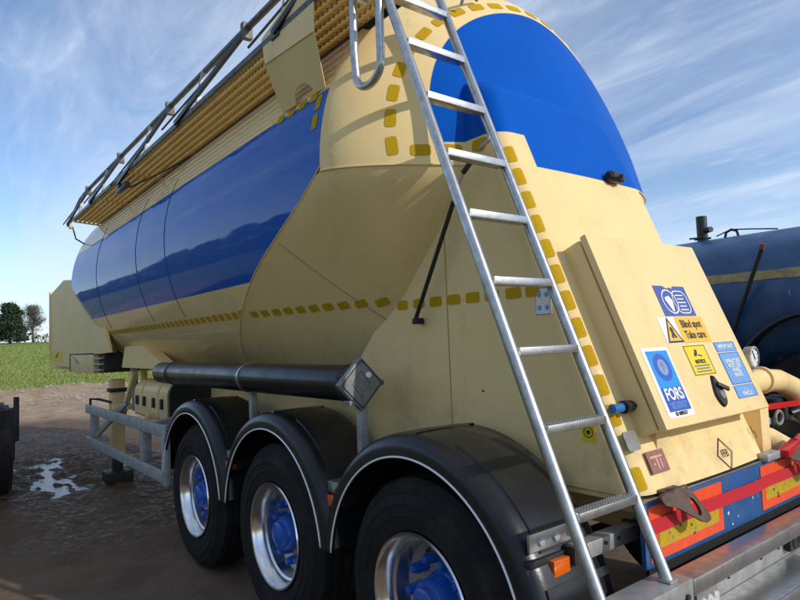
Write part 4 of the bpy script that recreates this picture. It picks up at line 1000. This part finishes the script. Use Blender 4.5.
# ------------------------------------------------------------------ dark farm trailer at the left edge
FT = empty('farm_trailer', (6.4, 2.82, 0)); tag(FT, 'dark rusty steel farm trailer cut off by the left edge of the photo', 'trailer')
box('side_panel', (0, -.86, .42), (2.2, -.80, .98), M_RUST, FT, .01)
box('end_panel', (-.04, -.86, .40), (.02, .9, .99), M_RUST, FT, .01); box('floor', (0, -.82, .38), (2.2, .88, .44), M_RUST, FT, .01); box('far_panel', (0, .82, .42), (2.2, .88, .98), M_RUST, FT, .01); box('front_panel', (2.18, -.84, .42), (2.24, .88, .98), M_RUST, FT, .01)
box('corner_post', (-.05, -.90, .62), (.02, -.845, 1.13), M_DARK, FT, .015)
for X in (.35, .9, 1.5): box('panel_rib', (X, -.885, .42), (X+.06, -.862, .98), M_RUST, FT, .006)
box('load_scrap', (.15, -.72, .9), (.5, -.4, 1.04), M_RUST, FT, .05); tube('load_pipe', [(.1, -.6, 1.0), (1.2, -.3, 1.06)], .04, M_RUST, FT, 10)
lathe('trailer_tyre', [(-.72, .20), (-.74, .30), (-.70, .34), (-.56, .34), (-.52, .30), (-.54, .20)], M_TYRE, FT, 32, M=Matrix.Translation((.25, -.10, .33))); lathe('trailer_tyre', [(.56, .20), (.52, .30), (.56, .34), (.70, .34), (.74, .30), (.72, .20)], M_TYRE, FT, 32, M=Matrix.Translation((.45, .1, .33)))
box('axle_beam', (.28, -.75, .28), (.40, .8, .38), M_DARK, FT, .01); box('under_frame', (-.03, -.84, .22), (2.2, -.76, .40), M_RUST, FT, .01)

# ------------------------------------------------------------------ far field: grass, stones, trees, hedge, barn
def hz(x, y): return float(ground_h(np.array([x]), np.array([y]))[0])
n = 110000
gx = 22.5+62*RNG.random(n)**1.6; gy = 2.0-gx*.10+(RNG.random(n)-.5)*(16+gx*.35)
keep = gx-.10*gy+(fbm(gx*.8, gy*.8, 5)-.47)*5 > 23.4; gx, gy = gx[keep], gy[keep]; n = len(gx); gz = ground_h(gx, gy)
ang = RNG.random(n)*2*np.pi; hgt = (.035+.075*RNG.random(n))*(.8+.5*fbm(gx*.4, gy*.4, 8)); wd = .010+.0007*gx
bx, by = np.cos(ang)*wd, np.sin(ang)*wd; lean = (RNG.random((n, 2))-.5)*.12
V = np.empty((n, 3, 3)); V[:, 0] = np.stack([gx-bx, gy-by, gz-.02], -1); V[:, 1] = np.stack([gx+bx, gy+by, gz-.02], -1); V[:, 2] = np.stack([gx+lean[:, 0], gy+lean[:, 1], gz+hgt], -1)
me = bpy.data.meshes.new('field_grass'); me.from_pydata(V.reshape(-1, 3).tolist(), [], np.arange(n*3).reshape(n, 3).tolist()); me.update(); me.materials.append(M_GRASS); me.materials.append(M_STRAW)
me.polygons.foreach_set('material_index', (RNG.random(n) < .16).astype(np.int32)); me.update()
g = link('field_grass', me, None, None, False); tag(g, 'short green field grass beyond the dirt yard', 'grass', kind='stuff')
# loose stones along the dirt bank
parts = []
for k in range(1500):
    x = 17.5+6*RNG.random()**.8; y = 3.5-.1*x+(RNG.random()-.5)*12; s = .025+.06*RNG.random()**3; z = hz(x, y)
    V = [(x+s*a*(.7+.6*RNG.random()), y+s*b*(.7+.6*RNG.random()), z+s*.7*c*(.7+.5*RNG.random())) for a, b, c in ((1, 0, 0), (0, 1, 0), (-1, 0, 0), (0, -1, 0), (0, 0, 1), (0, 0, -1))]
    parts.append((V, [(0, 1, 4), (1, 2, 4), (2, 3, 4), (3, 0, 4), (1, 0, 5), (2, 1, 5), (3, 2, 5), (0, 3, 5)]))
st = joined('loose_stones', parts, M_STONE, None, False); tag(st, 'pale loose stones strewn along the dirt bank by the field', 'stones', kind='stuff')
parts = []
for k in range(1400):
    x = 2.3+9*RNG.random(); y = -.1+3.4*RNG.random(); s = .004+.016*RNG.random()**4; z = hz(x, y)
    V = [(x+s*a*(.7+.6*RNG.random()), y+s*b*(.7+.6*RNG.random()), z+s*.7*c*(.7+.5*RNG.random())) for a, b, c in ((1, 0, 0), (0, 1, 0), (-1, 0, 0), (0, -1, 0), (0, 0, 1), (0, 0, -1))]
    parts.append((V, [(0, 1, 4), (1, 2, 4), (2, 3, 4), (3, 0, 4), (1, 0, 5), (2, 1, 5), (3, 2, 5), (0, 3, 5)]))
st = joined('yard_gravel', parts, M_YARDSTONE, None, False); tag(st, 'small gravel scattered over the dark muddy yard', 'gravel', kind='stuff')

def leaves(pts, size, seed):
    r = np.random.default_rng(seed); n = len(pts); pts = np.asarray(pts)
    a = r.normal(size=(n, 3)); a /= np.linalg.norm(a, axis=1, keepdims=True); b = r.normal(size=(n, 3)); b -= a*(a*b).sum(1, keepdims=True); b /= np.linalg.norm(b, axis=1, keepdims=True)
    s = size*(.6+.8*r.random((n, 1)))
    V = np.stack([pts-a*s, pts+b*s*.55, pts+a*s, pts-b*s*.55], 1).reshape(-1, 3); return V, np.arange(n*4).reshape(n, 4)
def build_tree(name, h, rx, kind, seed):
    r = np.random.default_rng(seed); root = empty(name)
    tubes = []; tips = []
    top = h*(.95 if kind != 'bare' else .85)
    trunk = [Vector((0, 0, -.3)), Vector((.05*h*(r.random()-.5), .05*h*(r.random()-.5), h*.35)), Vector((.08*h*(r.random()-.5), .08*h*(r.random()-.5), h*.65)), Vector((.08*h*(r.random()-.5), .08*h*(r.random()-.5), top))]
    tubes.append(tube_data(trunk, [h*.028, h*.022, h*.013, h*.003], 8))
    nb = 60 if kind == 'bare' else (34 if kind == 'ever' else 26)
    for k in range(nb):
        t = .22+.72*r.random() if kind != 'ever' else (.06+.86*r.random()); i = min(2, int(t*3)); fz = t*3-i; p = trunk[i].lerp(trunk[i+1], min(1, fz))
        az = r.random()*2*math.pi; L = rx*((1.0-.55*abs(t-.45)*1.6) if kind != 'ever' else (1.12-1.0*t))*(.65+.45*r.random())
        if kind == 'bare': el = rad(25+35*r.random())
        else: el = rad(5+35*r.random())
        e = p+Vector((math.cos(az)*math.cos(el), math.sin(az)*math.cos(el), math.sin(el)))*L; m = p.lerp(e, .5)+Vector((0, 0, -.04*L))
        tubes.append(tube_data([p, m, e], [h*.008, h*.005, h*.0015], 5)); tips += [(p.lerp(e, q), L) for q in (.45, .65, .82, 1)]
        if kind == 'bare':
            for q in range(9):
                s0 = p.lerp(e, .25+.75*r.random()); d = Vector(r.normal(size=3)); d.z = abs(d.z)*.8; d.normalize(); s1 = s0+d*L*.38
                tubes.append(tube_data([s0, s1], [h*.0028, h*.001], 3, False)); tips.append((s1, L*.5))
    joined('trunk', tubes, M_BARK if kind != 'bare' else M_TWIG, root)
    pts = []
    per = {'ever': 230, 'bare': 7, 'leafy': 70}[kind]
    for p, L in tips:
        c = np.array(p)+r.normal(size=3)*rx*.06; sc = rx*(.15 if kind != 'bare' else .10)*(.7+.6*r.random())
        pts.append(c+r.normal(size=(per, 3))*np.array([sc, sc, sc*.7]))
    pts = np.concatenate(pts); pts = pts[pts[:, 2] > h*.06]
    V, Fq = leaves(pts, h*.021 if kind != 'bare' else h*.012, seed+1)
    me = bpy.data.meshes.new('crown'); me.from_pydata(V.tolist(), [], Fq.tolist()); me.update(); link('crown', me, {'ever': M_EVER, 'bare': M_TWIG, 'leafy': M_HEDGE}[kind], root, False)
    return root
def put(o, x, y, s=1, rz=0): o.location = (x, y, hz(x, y)-.05); o.scale = (s, s, s); o.rotation_euler.z = rz; return o
t1 = put(build_tree('evergreen_tree', 7.6, 2.5, 'ever', 11), 100, -7.0, .82); tag(t1, 'dark rounded evergreen tree at the far edge of the field', 'tree')
t2 = put(build_tree('bare_tree', 7.0, 2.3, 'bare', 23), 103, -10.2, .85); tag(t2, 'leafless brown tree beside the dark evergreen, partly behind the trailer nose', 'tree')
t3 = copy_tree(t1, None, loc=(104, -3.2, hz(104, -3.2)-.05), rotz=2.1); t3.scale = (.8, .8, .8); tag(t3, 'smaller evergreen at the far left of the field hedge', 'tree')
# hedge along the far edge
parts = []; r = np.random.default_rng(4); hp = []
for k in range(5200):
    y = 22-52*r.random(); hp.append((106+.8*r.normal()*.5, y, hz(106, y)+1.3*r.random()+.3*math.sin(y*1.7)*r.random()))
V, Fq = leaves(np.array(hp), .16, 9); me = bpy.data.meshes.new('field_hedge'); me.from_pydata(V.tolist(), [], Fq.tolist()); me.update()
hg = link('field_hedge', me, M_HEDGE, None, False); tag(hg, 'low brown hedge along the far edge of the field', 'hedge')
bn = empty('far_barn', (108, -4.4, hz(108, -4.4))); tag(bn, 'small red roofed barn beyond the field hedge', 'barn')
box('wall', (-2, -1.6, 0), (2, 3.4, 1.0), M_BRICK, bn, .02); prism('roof', [(-2.3, .98), (2.3, .98), (0, 1.9)], -1.8, 3.6, 1, M_ROOF, bn, .02)
# wood on the nearside, mirrored in the blue paint
lt0 = build_tree('woodland_tree', 9.5, 3.6, 'leafy', 41); first = True
for k in range(24):
    x = 16+8.6*k+3*RNG.random(); y = 52+.6*k+6*RNG.random(); o = lt0 if first else copy_tree(lt0, None, loc=(x, y, 0)); first = False
    o.location = (x, y, hz(x, y)-.1); s = .85+.6*RNG.random(); o.scale = (s, s, s*(.9+.2*RNG.random())); o.rotation_euler.z = RNG.random()*6.28
    tag(o, 'broad tree in the row mirrored dark in the blue tank side', 'tree', 'trees along the nearside field edge')

# dense dark hedgerow along the nearside of the yard: its reflection darkens the blue band
hw = empty('dark_hedgerow', (30, 14, 0)); tag(hw, 'dense dark hedgerow along the nearside of the yard, mirrored in the tank', 'hedge')
r = np.random.default_rng(77); n = 26000
hx = -42+120*r.random(n); top = 2.1+1.5*fbm(hx*.35, hx*0+3, 91)+.9*fbm(hx*1.3, hx*0+9, 92); hzv = top*r.random(n)**.8; hy = r.normal(size=n)*.55*(1.15-.5*hzv/top)
gzv = ground_h(hx+30, hy+14); V, Fq = leaves(np.stack([hx, hy, hzv+gzv], -1), .15, 78)
me = bpy.data.meshes.new('foliage'); me.from_pydata(V.tolist(), [], Fq.tolist()); me.update(); link('foliage', me, M_EVER, hw, False)
for k in range(18):
    x = -40+6.6*k; V, F = tube_data([(x, 0, hz(x+30, 14)-.2), (x+.1, .05, hz(x+30, 14)+.9), (x+.2, -.05, hz(x+30, 14)+1.9)], [.09, .07, .03], 7); mk('stem', V, F, M_BARK, hw)
